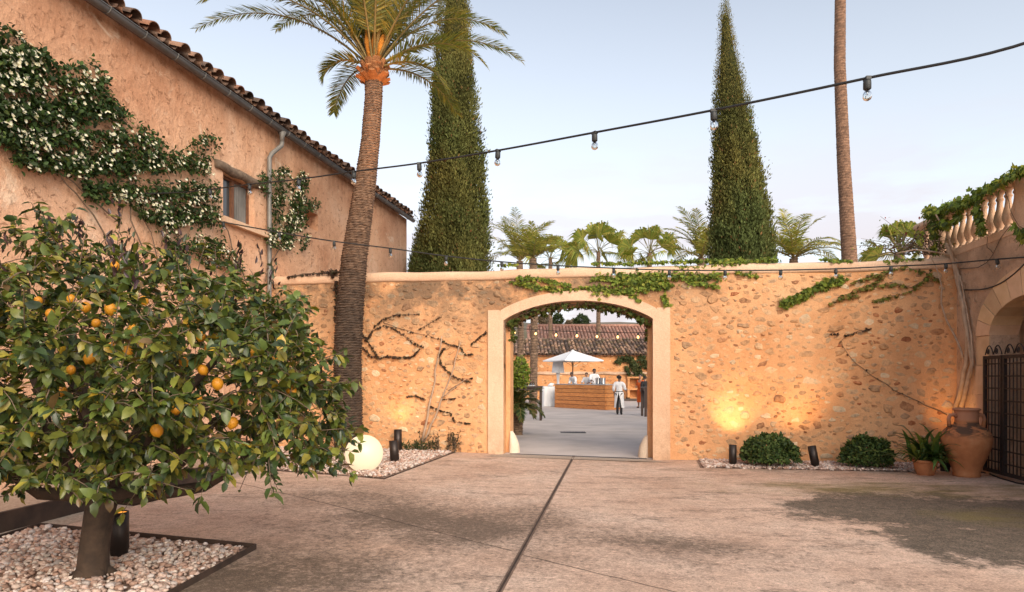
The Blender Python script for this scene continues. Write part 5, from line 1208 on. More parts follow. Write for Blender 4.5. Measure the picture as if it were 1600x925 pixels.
# ------------------------------------------------------------------ festoon lights
def festoon(name, label, pts_cable, bulbs, lit=False, sc=1.0, cab=.011, group=None):
    root = empty(name, pts_cable[0], label, 'string light', group); mb = MB(); mb.tube(pts_cable, cab, 6); mb.build('cable', M['black'], root)
    mb = MB(); mb.lathe([(.013, .0), (.024, -.004), (.026, -.02), (.026, -.062), (.022, -.066), (.019, -.068)], (0, 0, 0), 12); mb.box((0, 0, .008), (.034, .05, .022))
    s0 = mb.build('lamp_holder', M['socket'], root, loc=bulbs[0], own=True); s0.scale = (sc,)*3
    mb = MB(); mb.lathe([(.013, -.066), (.016, -.076), (.026, -.090), (.031, -.108), (.030, -.122), (.022, -.136), (.008, -.1435), (.001, -.144)], (0, 0, 0), 14, close=False)
    b0 = mb.build('bulb', M['bulb_lit'] if lit else M['bulb_glass'], root, loc=bulbs[0], own=True); b0.scale = (sc,)*3
    f0 = None
    if not lit:
        mb = MB(); mb.tube([(0, 0, -.066), (0, 0, -.10)], .004, 6); mb.tube([(-.008, 0, -.098), (-.010, 0, -.115), (0, 0, -.122), (.010, 0, -.115), (.008, 0, -.098)], .0018, 5)
        f0 = mb.build('filament', M['steel'], root, loc=bulbs[0], own=True); f0.scale = (sc,)*3
    for p in bulbs[1:]:
        rz = rng.uniform(0, 6); tl = rng.normal(0, .06)
        for o in (s0, b0, f0):
            if o is not None: inst(o, root, p, (tl, 0, rz), sc)
    return root
# upper string: from beyond the frame on the right to the farmhouse eave side
anchors = [(1700, 33), (1600, 68), (1355, 122), (1115, 172), (929, 207), (778, 235), (655, 255), (553, 268), (467, 280), (390, 288), (328, 296), (275, 301), (215, 303)]
def ydepth(px): return 4.67*(1+max(-2.2, (13440/(px+512)-7.2))/7.2)
cab = [AT(a, b_, ydepth(a)) for a, b_ in anchors]; cab[-1] = FLp(210, 303, .02)
def spline(P, n=8):
    P = np.asarray(P, float); t = np.r_[0, np.cumsum(np.linalg.norm(np.diff(P, axis=0), axis=1))]; q = np.linspace(0, t[-1], n*len(P)); out = []
    m = np.gradient(P, t, axis=0)
    for s in q:
        i = min(len(P)-2, int(np.searchsorted(t, s, 'right')-1)); h = t[i+1]-t[i]; u = (s-t[i])/h
        out.append((2*u**3-3*u*u+1)*P[i]+(u**3-2*u*u+u)*h*m[i]+(-2*u**3+3*u*u)*P[i+1]+(u**3-u*u)*h*m[i+1])
    return np.array(out)
festoon('string_light', 'black festoon string with clear unlit bulbs crossing high over the court', spline(cab), [p-(0, 0, .012) for p in cab[2:11]], cab=.0095)
low = [(207, 306), (262, 331), (349, 347), (436, 363), (522, 377), (610, 388), (697, 400), (784, 409), (872, 415), (959, 419), (1046, 422), (1133, 422.5), (1220, 422), (1306, 420), (1392, 416), (1478, 412), (1558, 405), (1640, 400)]
yl = lambda px: 13.25-(px-350)/1225*1.75
cab = [AT(a, b_, yl(a)) for a, b_ in low]; cab[0] = FLp(207, 306, .02); cab[1] = AT(262, 331, 12.4); cab[-1] = FRp(1640, 400, .05); cab[-2] = FRp(1558, 405, .14); cab[-3] = AT(1478, 412, 12.0)
festoon('string_light', 'low festoon string of unlit bulbs running along the stone wall above the arch', spline(cab), [p-(0, 0, .012) for p in cab[2:17]], sc=1.12, cab=.012)
far = [(770, 508), (804, 513), (837, 515), (869, 517), (901, 518.3), (933, 519.2), (965, 519.8), (997, 519.8), (1040, 519)]
cab = [AT(a, b_, 27-(a-770)*.012) for a, b_ in far]
festoon('string_light', 'festoon string of glowing warm bulbs over the courtyard beyond the arch', spline(cab), [p-(0, 0, .012) for p in cab[1:8]], lit=True, sc=1.35, cab=.012)

# ------------------------------------------------------------------ the far courtyard
back = empty('tiled_outbuilding', (4, 49.5, 0), 'long low ochre outbuilding with a mossy tile roof behind the bar', 'building')
bx0_, bx1_ = -4.0, 22.0; BY = 49.3; BZ = 3.25
bw = lambda x, n, z: np.array([x, BY-n, z])
mb = MB(); strips(mb, bw, np.linspace(bx0_, bx1_, 14), lambda x: -.2, lambda x: BZ, -.5, 0); mb.build('wall', M['back_stucco'], back)
field_stones('stones', back, bw, np.array([0, -1., 0]), np.array([1., 0, 0]), 0, 13, 0, 3.2, 700, lambda x, z, r: z < 1.7 or rng.random() < .25, size=(.07, .2), pal=[(.60, .28, .12), (.58, .34, .18), (.45, .20, .08), (.64, .42, .25), (.36, .16, .07), (.40, .15, .06), (.42, .25, .13)])
mb = MB(); xs = np.linspace(bx0_, bx1_, 60); V = []
for x in xs: V += [bw(x, 0, 1.98+.03*math.sin(x*3)), bw(x, .10, 1.96+.03*math.sin(x*5)), bw(x, .11, 1.80+.03*math.sin(x*4)), bw(x, 0, 1.76)]
mb.add(V, [(i*4+j, (i+1)*4+j, (i+1)*4+j+1, i*4+j+1) for i in range(59) for j in range(3)]); mb.build('ledge', M['terrace_stucco'], back)
TC = [(1, 1, 1), (1.5, 1.35, 1.2), (.6, .6, .6), (2.0, 1.9, 1.7), (.45, .45, .45), (1.3, 1.15, .85), (.8, .85, .6)]
mb = MB(); upv = unit(np.array([0, 1, .31])); nv_ = unit(np.array([0, -.31, 1]))
b0_ = bw(bx0_, .28, BZ-.06); mb.add([b0_, b0_+(26, 0, 0), b0_+(26, 0, 0)+upv*4.6, b0_+upv*4.6], [(0, 1, 2, 3)], col=(.5, .45, .4))
tile_run(mb, b0_, np.array([1., 0, 0]), upv, nv_, 96, .27, 9, .5, .11, 5, .03)
rf = mb.build('roof', M['tile'], back)
mb = MB(); b2 = bw(bx0_, .20, BZ-.13)
for i in range(96):
    ang = np.linspace(0, PI, 6); c = b2+np.array([i*.27+.13, 0, 0]); V = [c+np.array([math.cos(a)*.11, 0, math.sin(a)*.09]) for a in ang]+[c+np.array([math.cos(a)*.11, .25, math.sin(a)*.09]) for a in ang]; mb.add(V, [(k, k+1, 7+k, 6+k) for k in range(5)]+[tuple(range(6))])
mb.build('eave_tiles', M['terracotta'], back)
M['pink_tile'] = simple('pink_tile', (.42, .245, .185), (.27, .155, .12), .9, scale=2.5, bstr=0, world=True, vcol=True)
fb = empty('pink_roofed_building', (8, 60, 0), 'farther building with a clean pinkish tile roof rising behind the outbuilding', 'building')
mb = MB(); x0, x1 = 1.55, 24
V = [(x0, 58.3, 0), (x1, 58.3, 0), (x1, 58.3, 4.35), (x0, 58.3, 4.35), (x0, 68, 0), (x0, 68, 4.35), (x0, 63.1, 6.3)]
mb.add(V, [(0, 1, 2, 3), (0, 3, 6, 5, 4)]); mb.build('wall', M['stucco'], fb)
mb = MB(); upv = unit(np.array([0, 4.9, 1.98])); nv_ = unit(np.array([0, -1.98, 4.9])); b0_ = np.array([x0-.1, 58.1, 4.25])
mb.add([b0_, b0_+(23, 0, 0), b0_+(23, 0, 0)+upv*5.35, b0_+upv*5.35], [(0, 1, 2, 3)], col=(.7, .65, .6))
TC = [(1, 1, 1), (1.2, 1.1, 1.05), (.85, .82, .8), (1.1, .95, .9)]
tile_run(mb, b0_, np.array([1., 0, 0]), upv, nv_, 76, .30, 11, .5, .12, 4, .012, cover=False)
mb.tube([b0_+upv*5.3+(0, 0, .08), b0_+upv*5.3+(23, 0, .08)], .16, 8, col=(1.1, 1, .95)); mb.build('roof', M['pink_tile'], fb)
# trees on the far hill
def far_tree(px, py, Y, r, h, label, pal, name='pine_tree'):
    c = AT(px, py, Y); gz_ = max(0, c[2]-h*.9-3); root = empty(name, (c[0], c[1], gz_), label, 'tree'); mb = MB(); mb.tube([(c[0], c[1], gz_-1), tuple(c)], [.3, .15], 6); mb.build('trunk', M['bark'], root)
    n = 1500; u = unit(rng.normal(0, 1, (n, 3))); lob = 1+.3*vnoise(u*2.4, int(px)); P = c+u*np.array([r, r, h])*(lob*rng.uniform(.4, 1, n)**.5)[:, None]; mb = MB()
    L = rng.uniform(.4, .9, n); leaves(mb, P, u+rng.normal(0, .6, (n, 3)), u+np.array([0, 0, 1]), L, L*.7, pick(pal, n, .2), DIA_T, DIA_F); mb.build('crown', M['leaf_soft'], root)
PG = [(.05, .075, .03), (.07, .095, .035), (.035, .055, .025)]; PB = [(.22, .17, .11), (.17, .14, .085), (.27, .20, .14)]
far_tree(908, 502, 230, 2.6, 1.9, 'dark green pine on the skyline above the middle of the pink roof', PG)
far_tree(871, 501, 235, 1.9, 2.3, 'dark green pine on the skyline above the left end of the pink roof', PG)
far_tree(850, 500, 240, 2.2, 2.0, 'brownish bare tree on the skyline left of the pines', PB, 'bare_tree')
far_tree(894, 506, 240, 2.4, 1.3, 'brownish low tree on the skyline between the two pines', PB, 'bare_tree')
# bar
def bar():
    A, B = G(867, 636.5), G(946.5, 641); d = unit((B-A)*np.array([1, 1, 0])); nn = np.array([d[1], -d[0], 0]); root = empty('bar_counter', (A+B)/2, 'pine plank bar counter under the white parasol', 'bar'); z0 = -.05; H = 1.26; L = np.linalg.norm((B-A)[:2]); dp = 1.0
    R = np.array([d, -nn, (0, 0, 1)]).T; mb = MB(); nP = 6
    for i in range(nP):
        c = rng.uniform(.75, 1.2); mb.box((A+B)/2*np.array([1, 1, 0])+(0, 0, z0+H*(i+.5)/nP), (L, .03, H/nP-.022), R, 0, (c, c*rng.uniform(.95, 1.02), c*.95))
    mb.box((A+B)/2*np.array([1, 1, 0])-nn*.03+(0, 0, z0+H/2), (L-.02, .02, H), R, 0, (.18, .15, .13)); mb.build('front_panel', M['planks'], root)
    mb = MB(); c0 = B*np.array([1, 1, 0])-nn*dp/2
    for i in range(nP):
        c = rng.uniform(.65, 1.0); mb.box(c0-nn*.015+d*.0+(0, 0, z0+H*(i+.5)/nP), (.03, dp, H/nP-.022), R, 0, (c, c, c*.95))
    mb.box(c0-d*.03+(0, 0, z0+H/2), (.02, dp, H), R, 0, (.18, .15, .13)); mb.build('side_panel', M['planks'], root)
    mb = MB(); mb.box((A+B)/2*np.array([1, 1, 0])-nn*(.30)+(0, 0, z0+H+.018), (L+.05, .66, .035), R); mb.build('countertop', M['steel'], root)
    return A, B, d, nn, z0+H+.036
BA, BB, Bd, Bn, BT = bar()
def on_bar(px, back=.3):                                           # point on the counter under photo column px
    k = (px-CX)/F; o = BA-Bn*back; t = (k*o[1]-o[0])/(Bd[0]-k*Bd[1]); p = o+Bd*t; return np.array([p[0], p[1], BT])
for px, bk, lab in ((934.5, .22, 'steel ice bucket on the bar beside the tall bartender'), (942, .24, 'steel ice bucket at the right end of the bar')):
    p = on_bar(px, bk); mb = MB(); mb.lathe([(.11, 0), (.125, .03), (.14, .30), (.15, .31), (.15, .325), (.13, .32), (.115, .04), (.01, .03)], p, 20)
    tag(mb.build('ice_bucket', M['steel'], loc=tuple(p)), lab, 'bucket')
# parasol
def parasol():
    b0 = np.array([0., 0, 0]); k = (895-CX)/F; Y = 39.2; b0 = np.array([k*Y, Y, -.05]); root = empty('parasol', b0, 'large square white parasol shading the bar', 'parasol'); zt = EYE+(HY-547.5)/F*Y; zr = EYE+(HY-563)/F*Y; hw = 48/F*Y*.72
    mb = MB(); mb.tube([b0, (b0[0], b0[1], zt)], .032, 10); mb.build('pole', M['dark_metal'], root)
    mb = MB(); mb.box(b0+(0, 0, .05), (.7, .7, .1)); mb.build('base', M['black'], root)
    mb = MB(); n = 10; a0 = .45; V = [np.array([b0[0], b0[1], zt])]; F_ = []
    cs = [np.array([math.cos(a0+PI/4+i*PI/2), math.sin(a0+PI/4+i*PI/2), 0])*hw*1.414 for i in range(4)]
    per = []
    for i in range(4):
        for t in np.linspace(0, 1, 6, endpoint=False): per.append(cs[i]*(1-t)+cs[(i+1) % 4]*t)
    K = len(per); rg = 5
    for r in range(1, rg+1):
        for j, q in enumerate(per):
            t = r/rg; edge = abs(((j % 6)/6)-.0); sag = .03*math.sin(PI*t)*(1 if j % 6 else .0); V.append(np.array([b0[0], b0[1], 0])+q*t+np.array([0, 0, zt-(zt-zr)*t-sag-(.02 if (j % 6) and r == rg else 0)]))
    for j in range(K): F_.append((0, 1+j, 1+(j+1) % K))
    for r in range(rg-1):
        for j in range(K): a = 1+r*K+j; b_ = 1+r*K+(j+1) % K; F_.append((a, a+K, b_+K, b_))
    V2 = [V[1+(rg-1)*K+j]-np.array([0, 0, .06]) for j in range(K)]; o = len(V); V += V2
    for j in range(K): F_.append((1+(rg-1)*K+j, o+j, o+(j+1) % K, 1+(rg-1)*K+(j+1) % K))
    mb.add(V, F_, smooth=False); mb.build('canopy', M['white_cloth'], root)
    mb = MB()
    for c in cs: mb.tube([(b0[0], b0[1], zt-.08), b0*np.array([1, 1, 0])+c*.98+(0, 0, zr-.05)], .014, 5); mb.tube([(b0[0], b0[1], zr-.35), b0*np.array([1, 1, 0])+c*.5+(0, 0, (zt+zr)/2-.09)], .01, 5)
    mb.build('ribs', M['dark_metal'], root); mb = MB(); mb.lathe([(.16, 0.01), (.1, .05), (.03, .09), (.005, .11)], (b0[0], b0[1], zt-.06), 12); mb.build('vent_cap', M['white_cloth'], root)
parasol()
p = np.array([(872-CX)/F*39.6, 39.6, -.05]); zf = lambda py: EYE+(HY-py)/F*39.6
root = empty('floor_lamp', p, 'oversized white floor lamp at the left end of the bar', 'lamp')
mb = MB(); mb.lathe([(.36, 0), (.36, .04), (.12, .10), (.09, .3), (.10, 1.0), (.075, 1.25), (.07, 1.5), (.10, zf(583)+.0), (.12, zf(583)+.1)], p, 20); mb.build('stem', M['white_cloth'], root)
mb = MB(); mb.lathe([(.37, zf(582.5)+.05), (.28, zf(562)+.05), (.27, zf(562)+.05), (.36, zf(582.5)+.06)], p, 28, close=False); mb.build('lamp_shade', M['white_cloth'], root)
# draped table
p = np.array([(858.5-CX)/F*38.5, 38.5, -.03]); root = empty('draped_table', p, 'small table under a long white cloth left of the bar', 'table')
mb = MB(); n = 44; ang = np.linspace(0, 2*PI, n, endpoint=False); V = []
for z, rr, am in ((1.12, .40, 0), (1.08, .43, .004), (.7, .44, .02), (.3, .46, .035), (.0, .48, .045)):
    for a in ang: q = rr+am*math.sin(a*11); sq = 1/max(abs(math.cos(a)), abs(math.sin(a)))**.6; V.append((p[0]+q*sq*math.cos(a), p[1]+q*sq*math.sin(a), p[2]+z))
mb.add(V, [(i*n+j, i*n+(j+1) % n, (i+1)*n+(j+1) % n, (i+1)*n+j) for i in range(4) for j in range(n)]+[tuple(range(n))], smooth=True); mb.build('tablecloth', M['white_cloth'], root)
mb = MB(); mb.ell(p+(.05, -.1, 1.17), (.16, .12, .07), 14, 8); mb.ell(p+(.12, -.05, 1.24), (.14, .1, .07), 14, 8); tag(mb.build('folded_cloths', M['white_cloth'], loc=tuple(p+(.05, -.1, 1.12))), 'heap of white folded cloths on the draped table', 'cloth')
# high tables
def high_table(c, L, Wd, rz, label, H=1.12):
    root = empty('high_table', c, label, 'table', 'dark wooden high tables beyond the arch'); R = rotz(rz); mb = MB(); mb.box(np.asarray(c)+(0, 0, H-.03), (L, Wd, .06), R); mb.build('tabletop', M['dark_wood'], root)
    for sx in (-1, 1):
        for sy in (-1, 1): mb = MB(); q = R @ np.array([sx*(L/2-.07), sy*(Wd/2-.07), 0]); mb.box(np.asarray(c)+q+(0, 0, (H-.06)/2), (.09, .09, H-.06), R); mb.build('leg', M['dark_wood'], root)
    mb = MB(); mb.box(np.asarray(c)+(0, 0, H-.11), (L-.12, Wd-.12, .09), R); mb.build('apron', M['dark_wood'], root)
tp = G(843, 657); tc_ = np.array([tp[0]-.62, tp[1]+.30, float(gz(tp[0]))])
high_table(tc_, 1.5, .75, -.06, 'dark wooden high table on the left beyond the arch', 1.30)
root = empty('serving_tray', tc_+(.25, .1, 1.30), 'small tray of glasses on the left high table', 'tray'); mb = MB(); mb.box(tc_+(.25, .1, 1.31), (.45, .3, .02)); mb.build('tray', M['steel'], root)
for i in range(5): mb = MB(); mb.lathe([(.03, 0), (.035, .09), (.032, .09), (.028, .01)], tc_+(.09+i*.08, .08+.04*(i % 2), 1.322), 10); mb.build('glass', M['bulb_glass'], root)
tr_ = G(1010.5, 651); high_table(np.array([tr_[0]+.55, tr_[1]+.25, float(gz(tr_[0]))]), 1.4, .75, .05, 'dark high table at the right jamb beyond the arch', 1.25)
# candle lantern under the left table
p = G(829, 632); p = np.array([p[0], p[1], float(gz(p[0]))]); root = empty('lantern', p, 'small lit lantern on the floor behind the left high table', 'lantern')
mb = MB(); mb.box(p+(0, 0, .015), (.22, .22, .03)); mb.box(p+(0, 0, .47), (.22, .22, .03)); mb.lathe([(.09, 0), (.03, .07)], p+(0, 0, .485), 4)
for sx in (-1, 1):
    for sy in (-1, 1): mb.box(p+(sx*.1, sy*.1, .24), (.018, .018, .45))
mb.build('frame', M['dark_metal'], root); mb = MB(); mb.lathe([(.04, .03), (.04, .2), (.015, .26), (.002, .32)], p, 10); mb.build('candle', M['bulb_lit'], root)
mb = MB(); q_ = on_bar(915, 1.15); mb.box((q_[0], q_[1], .075), (3.0, 1.1, .25), np.array([Bd, -Bn, (0, 0, 1)]).T); tag(mb.build('bar_platform', M['dark_wood'], loc=(q_[0], q_[1], -.05)), 'low dark platform behind the bar under the bartenders', 'platform')
# low stone hearth by the back wall on the right
p = np.array([(995-CX)/F*46.5, 47.6, -.05]); root = empty('stone_hearth', p, 'low stone hearth with two dark openings against the back wall', 'hearth'); mb = MB()
for c, s in (((0, 0, .12), (1.0, .7, .24)), ((-.42, 0, .8), (.16, .7, 1.6)), ((.42, 0, .8), (.16, .7, 1.6)), ((0, 0, .82), (.7, .7, .14)), ((0, 0, 1.62), (1.1, .74, .12)), ((0, .3, .8), (.7, .06, 1.4))): mb.box(p+np.array(c), s)
mb.build('masonry', M['back_stucco'], root)
# far-court planting
def leafy(name, c, r, n, label, pal, cat='bush', size=(.07, .14), trunk=True, mat='leaf_soft'):
    root = empty(name, (c[0], c[1], -.05), label, cat); mb = MB(); u = unit(rng.normal(0, 1, (n, 3))); lob = 1+.22*vnoise(u*2.6, int(n) % 91); P = np.asarray(c)+u*np.asarray(r)*(lob*rng.uniform(.3, 1, n)**.45)[:, None]
    L = rng.uniform(*size, n); leaves(mb, P, u*.5+rng.normal(0, .6, (n, 3)), u+np.array([0, 0, .6])+rng.normal(0, .3, (n, 3)), L, L*.6, pick(pal, n, .2), DIA_T, DIA_F); mb.build('foliage', M[mat], root)
    mb = MB()
    for k in range(5): mb.tube([(c[0]+rng.normal(0, .05), c[1], -.1), (c[0]+rng.normal(0, .1), c[1], c[2]*.5), tuple(np.asarray(c)+u[k]*np.asarray(r)*.6)], [.035, .025, .01], 6)
    mb.build('branches', M['bark'], root)
leafy('bush', AT(808, 584, 23), (.42, .42, .52), 1500, 'bright yellow green bush just inside the arch on the left', [(.16, .22, .03), (.22, .27, .035), (.10, .16, .025)])
c = AT(808, 632, 19.3); root = empty('cycad', (c[0], c[1], 0), 'dark green sago palm spilling past the left jamb of the arch', 'plant'); mb = MB(); palm_trunk(mb, [(c[0], c[1], -.1), tuple(c)], [.16, .15], .06, 12, .14); mb.build('trunk', M['palm_trunk'], root)
for k in range(26):
    mb = MB(); frond(mb, c, k*2.399, rng.uniform(-.1, 1.2), rng.uniform(.8, 1.1), rng.uniform(.9, 1.6), 38, .24, pal=[(.04, .075, .022), (.065, .105, .028), (.12, .14, .035), (.19, .15, .045)], lw=.034, rach=.014, start=.1); mb.build('frond', M['palm_leaf'], root)
def wallfig():
    fn = lambda a, b_, o: AT(a, b_, BY-.05-o*3)
    ivy('wall_fig', 'dark spreading climber trained on the back wall behind the guests', [([(1008, 600), (1000, 580), (990, 562), (975, 560), (962, 566)], 7, 420), ([(1000, 590), (990, 575), (985, 560)], 7, 300), ([(1012, 575), (1005, 560), (1000, 555)], 7, 240), ([(995, 600), (985, 590), (978, 572)], 5, 150)], fn, np.array([0, -1., 0]), (9.3, BY-.2, 0), size=(.12, .24), pal=[(.04, .055, .02), (.06, .075, .022), (.09, .09, .03)], cat='climber', stemw=.035, down=.2)
wallfig()
leafy('bush', (5.7, 47.6, .35), (.5, .4, .4), 500, 'low green plants at the foot of the back wall right of the bar', [(.05, .085, .025), (.08, .12, .03)])
mb = MB(); mb.bar((4.8, 46.6, .05), (10.5, 46.9, .05), .2, .16); tag(mb.build('bed_kerb', M['dark_wood'], loc=(7.5, 46.75, 0)), 'low dark kerb of the planting bed along the back wall', 'kerb')

# ------------------------------------------------------------------ people
dg = None
def skin_mesh(nodes, edges, sub=1, root=0):
    me = bpy.data.meshes.new('tmp'); me.from_pydata([tuple(n[:3]) for n in nodes], edges, []); me.update(); o = bpy.data.objects.new('tmp', me); COL.objects.link(o)
    sk = o.modifiers.new('s', 'SKIN'); sk.use_smooth_shade = True
    lay = me.skin_vertices[0].data if len(me.skin_vertices) else None
    if lay is None:
        bpy.context.view_layer.objects.active = o; bpy.ops.object.modifier_remove(modifier='s'); bpy.ops.object.modifier_add(type='SKIN'); lay = me.skin_vertices[0].data
    for i, n in enumerate(nodes):
        r = n[3]; lay[i].radius = (r, r) if np.isscalar(r) else r; lay[i].use_root = (i == root)
    sb = o.modifiers.new('b', 'SUBSURF'); sb.levels = sub; sb.render_levels = sub
    bpy.context.view_layer.update(); d = bpy.context.evaluated_depsgraph_get(); m2 = bpy.data.meshes.new_from_object(o.evaluated_get(d))
    V = np.array([v.co[:] for v in m2.vertices]); Fc = [tuple(p.vertices) for p in m2.polygons]
    bpy.data.objects.remove(o); bpy.data.meshes.remove(m2); bpy.data.meshes.remove(me); return V, Fc
def person(loc, yaw, H, label, pose, skin='skin', hair='bun', top='white_shirt', bottom='black_cloth', apron=False, dress=None, lean=0.0, sleeves=.5, head_turn=0.0, female=False, group=None):
    s = H/1.75; R = rotz(yaw); loc = np.asarray(loc, float)
    def T(V): return (np.asarray(V, float)*s) @ R.T+loc
    def ln(p):                                                     # lean of the trunk about the hips
        p = np.array(p, float); q = p-np.array([0, 0, .95])
        c, si = math.cos(lean), math.sin(lean); return np.array([q[0], q[1]*c+q[2]*si, -q[1]*si+q[2]*c])+np.array([0, 0, .95])
    sw = .165 if female else .19
    J = dict(pel=(0, 0, .95), wa=ln((0, .0, 1.10)), ch=ln((0, -.01, 1.32)), nk=ln((0, -.005, 1.48)), n2=ln((0, .01, 1.54)))
    hd = lambda p: ln(np.array([p[0]*math.cos(head_turn)-p[1]*math.sin(head_turn), p[0]*math.sin(head_turn)+p[1]*math.cos(head_turn), p[2]]))
    J['jaw'] = hd((0, .035, 1.59)); J['hd'] = hd((0, .015, 1.66)); J['top'] = hd((0, .0, 1.725))
    for sd, sg in (('L', -1), ('R', 1)):
        J['sh'+sd] = ln((sg*sw, -.01, 1.42)); e, w = pose['arm'+sd]; J['el'+sd] = ln(e); J['wr'+sd] = ln(w)
        J['hp'+sd] = (sg*.095, 0, .90); k, a = pose.get('leg'+sd, ((sg*.10, .02, .50), (sg*.11, -.01, .09))); J['kn'+sd] = k; J['an'+sd] = a; J['to'+sd] = (a[0]+sg*.02, a[1]+.16, a[2]-.055)
    rad = dict(yoke=(.15, .10), pel=(.15, .105), wa=(.125, .09), ch=(.150, .092), nk=.058, n2=.052, jaw=.068, hd=.088, top=.07, shL=.062, shR=.062, elL=.042, elR=.042, wrL=.028, wrR=.028, hpL=.088, hpR=.088, knL=.058, knR=.058, anL=.04, anR=.04, toL=.034, toR=.034)
    names = list(J); ix = {n: i for i, n in enumerate(names)}
    E_ = [('pel', 'wa'), ('wa', 'ch'), ('ch', 'nk'), ('nk', 'n2'), ('n2', 'jaw'), ('jaw', 'hd'), ('hd', 'top')]
    for q in 'LR': E_ += [('ch', 'sh'+q), ('sh'+q, 'el'+q), ('el'+q, 'wr'+q), ('pel', 'hp'+q), ('hp'+q, 'kn'+q), ('kn'+q, 'an'+q), ('an'+q, 'to'+q)]
    nodes = [(*J[n], rad[n]) for n in names]
    V, Fc = skin_mesh(nodes, [(ix[a], ix[b_]) for a, b_ in E_], 2); mb = MB(); mb.add(T(V), Fc, 0, None, True)
    # hands: a palm and five fingers closing a little
    for q, sg in (('L', -1), ('R', 1)):
        w = np.array(J['wr'+q]); d = unit(w-np.array(J['el'+q])); side = unit(np.cross(d, (0, 0, 1)) if abs(d[2]) < .9 else np.array([0, 1.0, 0])*1.0); pn = np.cross(side, d)
        hn = [(*w, .026), (*(w+d*.05), (.036, .018)), (*(w+d*.085), (.038, .016))]; he = [(0, 1), (1, 2)]; V, Fc = skin_mesh(hn, he, 1); mb.add(T(V), Fc, 0, None, True)
        for f_, (o, L) in enumerate(((-.030, .068), (-.010, .078), (.010, .074), (.029, .058))):
            b0 = w+d*.08+side*o; c1_ = b0+d*L*.5-pn*.008; c2_ = c1_+d*L*.35-pn*.022; V, Fc = skin_mesh([(*b0, .0095), (*c1_, .009), (*c2_, .0075)], [(0, 1), (1, 2)], 1); mb.add(T(V), Fc, 0, None, True)
        tb = w+d*.03-side*.022*sg; V, Fc = skin_mesh([(*tb, .012), (*(tb-side*.028*sg+d*.025-pn*.012), .0105), (*(tb-side*.032*sg+d*.055-pn*.022), .008)], [(0, 1), (1, 2)], 1); mb.add(T(V), Fc, 0, None, True)
    # face
    RH = lambda p: T([hd(p)])[0]
    mb.add(T([hd(p) for p in ((-.016, .095, 1.632), (.016, .095, 1.632), (0, .122, 1.634), (0, .098, 1.685))]), [(0, 1, 2), (0, 2, 3), (2, 1, 3)])
    for sg in (-1, 1): mb.ell(RH((sg*.086, .005, 1.655)), np.array([.014, .022, .032])*s, 8, 6)
    body = mb.build('person', M[skin], None, tuple(loc)); tag(body, label, 'person', group)
    # eyes, brows and mouth as small parts
    mb = MB()
    for sg in (-1, 1): mb.ell(RH((sg*.033, .090, 1.672)), np.array([.012, .010, .008])*s, 8, 6); mb.ell(RH((sg*.034, .094, 1.693)), np.array([.018, .006, .004])*s, 8, 5)
    mb.build('eyes', M['hair'], body)
    mb = MB(); mb.ell(RH((0, .098, 1.605)), np.array([.024, .008, .007])*s, 8, 6); mb.build('mouth', M['terracotta'], body)
    # hair cap
    mb = MB(); n = 16; rows = []
    for ph in np.linspace(0.02, 1.0, 7):
        for a in np.linspace(0, 2*PI, n, endpoint=False):
            front = max(0, math.sin(a)); th = ph*(1.95-.95*front**.7); jt = 1+rng.normal(0, .02)
            rows.append(hd((.094*math.sin(th)*math.cos(a)*jt, -.006+.108*math.sin(th)*math.sin(a)*jt, 1.672+.100*math.cos(th)*jt)))
    mb.add(T(rows), [(i*n+j, i*n+(j+1) % n, (i+1)*n+(j+1) % n, (i+1)*n+j) for i in range(6) for j in range(n)], smooth=True)
    if hair == 'bun': mb.ell(RH((0, -.12, 1.70)), np.array([.045, .045, .045])*s, 10, 8)
    if hair == 'curly':
        for k in range(40): u = unit(rng.normal(0, 1, 3)); u[2] = abs(u[2])*.9; mb.ell(RH((u[0]*.095, u[1]*.105-.015, 1.69+u[2]*.085)), np.array([.026]*3)*s, 6, 5)
    mb.build('hair', M['hair'], body)
    def cloth(name, joints, edges, grow, mat, cut=None):
        nd_ = []
        for n, p in joints: r = rad[n] if n in rad else rad[n[:3]]; nd_.append((*p, (np.array(r)*np.ones(2)+grow).tolist()))
        V, Fc = skin_mesh(nd_, edges, 2); m_ = MB(); m_.add(T(V), Fc, 0, None, True); return m_.build(name, M[mat], body)
    mid = lambda a, b_, t: tuple(np.array(J[a])*(1-t)+np.array(J[b_])*t)
    if dress is None:
        jl = [('pel', J['pel']), ('wa', J['wa']), ('ch', J['ch']), ('yoke', mid('ch', 'nk', .62)), ('nk', mid('ch', 'nk', 1.05))]; ed = [(0, 1), (1, 2), (2, 3), (3, 4)]
        for q in 'LR':
            k = len(jl); jl += [('sh'+q, J['sh'+q]), ('el'+q, J['el'+q]), ('el'+q, mid('el'+q, 'wr'+q, sleeves))]; ed += [(3, k), (k, k+1), (k+1, k+2)]
        cloth('shirt', jl, ed, .030, top)
        jl = [('pel', (0, 0, .97))]; ed = []
        for q in 'LR': k = len(jl); jl += [('hp'+q, J['hp'+q]), ('kn'+q, J['kn'+q]), ('kn'+q, mid('kn'+q, 'an'+q, 1.12))]; ed += [(0, k), (k, k+1), (k+1, k+2)]
        cloth('trousers', jl, ed, .006, bottom)
    else:
        jl = [('pel', J['pel']), ('wa', J['wa']), ('ch', J['ch']), ('nk', mid('ch', 'nk', .45))]; ed = [(0, 1), (1, 2), (2, 3)]
        for q in 'LR': k = len(jl); jl += [('sh'+q, J['sh'+q]), ('el'+q, J['el'+q]), ('el'+q, mid('el'+q, 'wr'+q, .3))]; ed += [(2, k), (k, k+1), (k+1, k+2)]
        cloth('dress', jl, ed, .014, dress)
        mb = MB(); n = 28; ang = np.linspace(0, 2*PI, n, endpoint=False); V = []
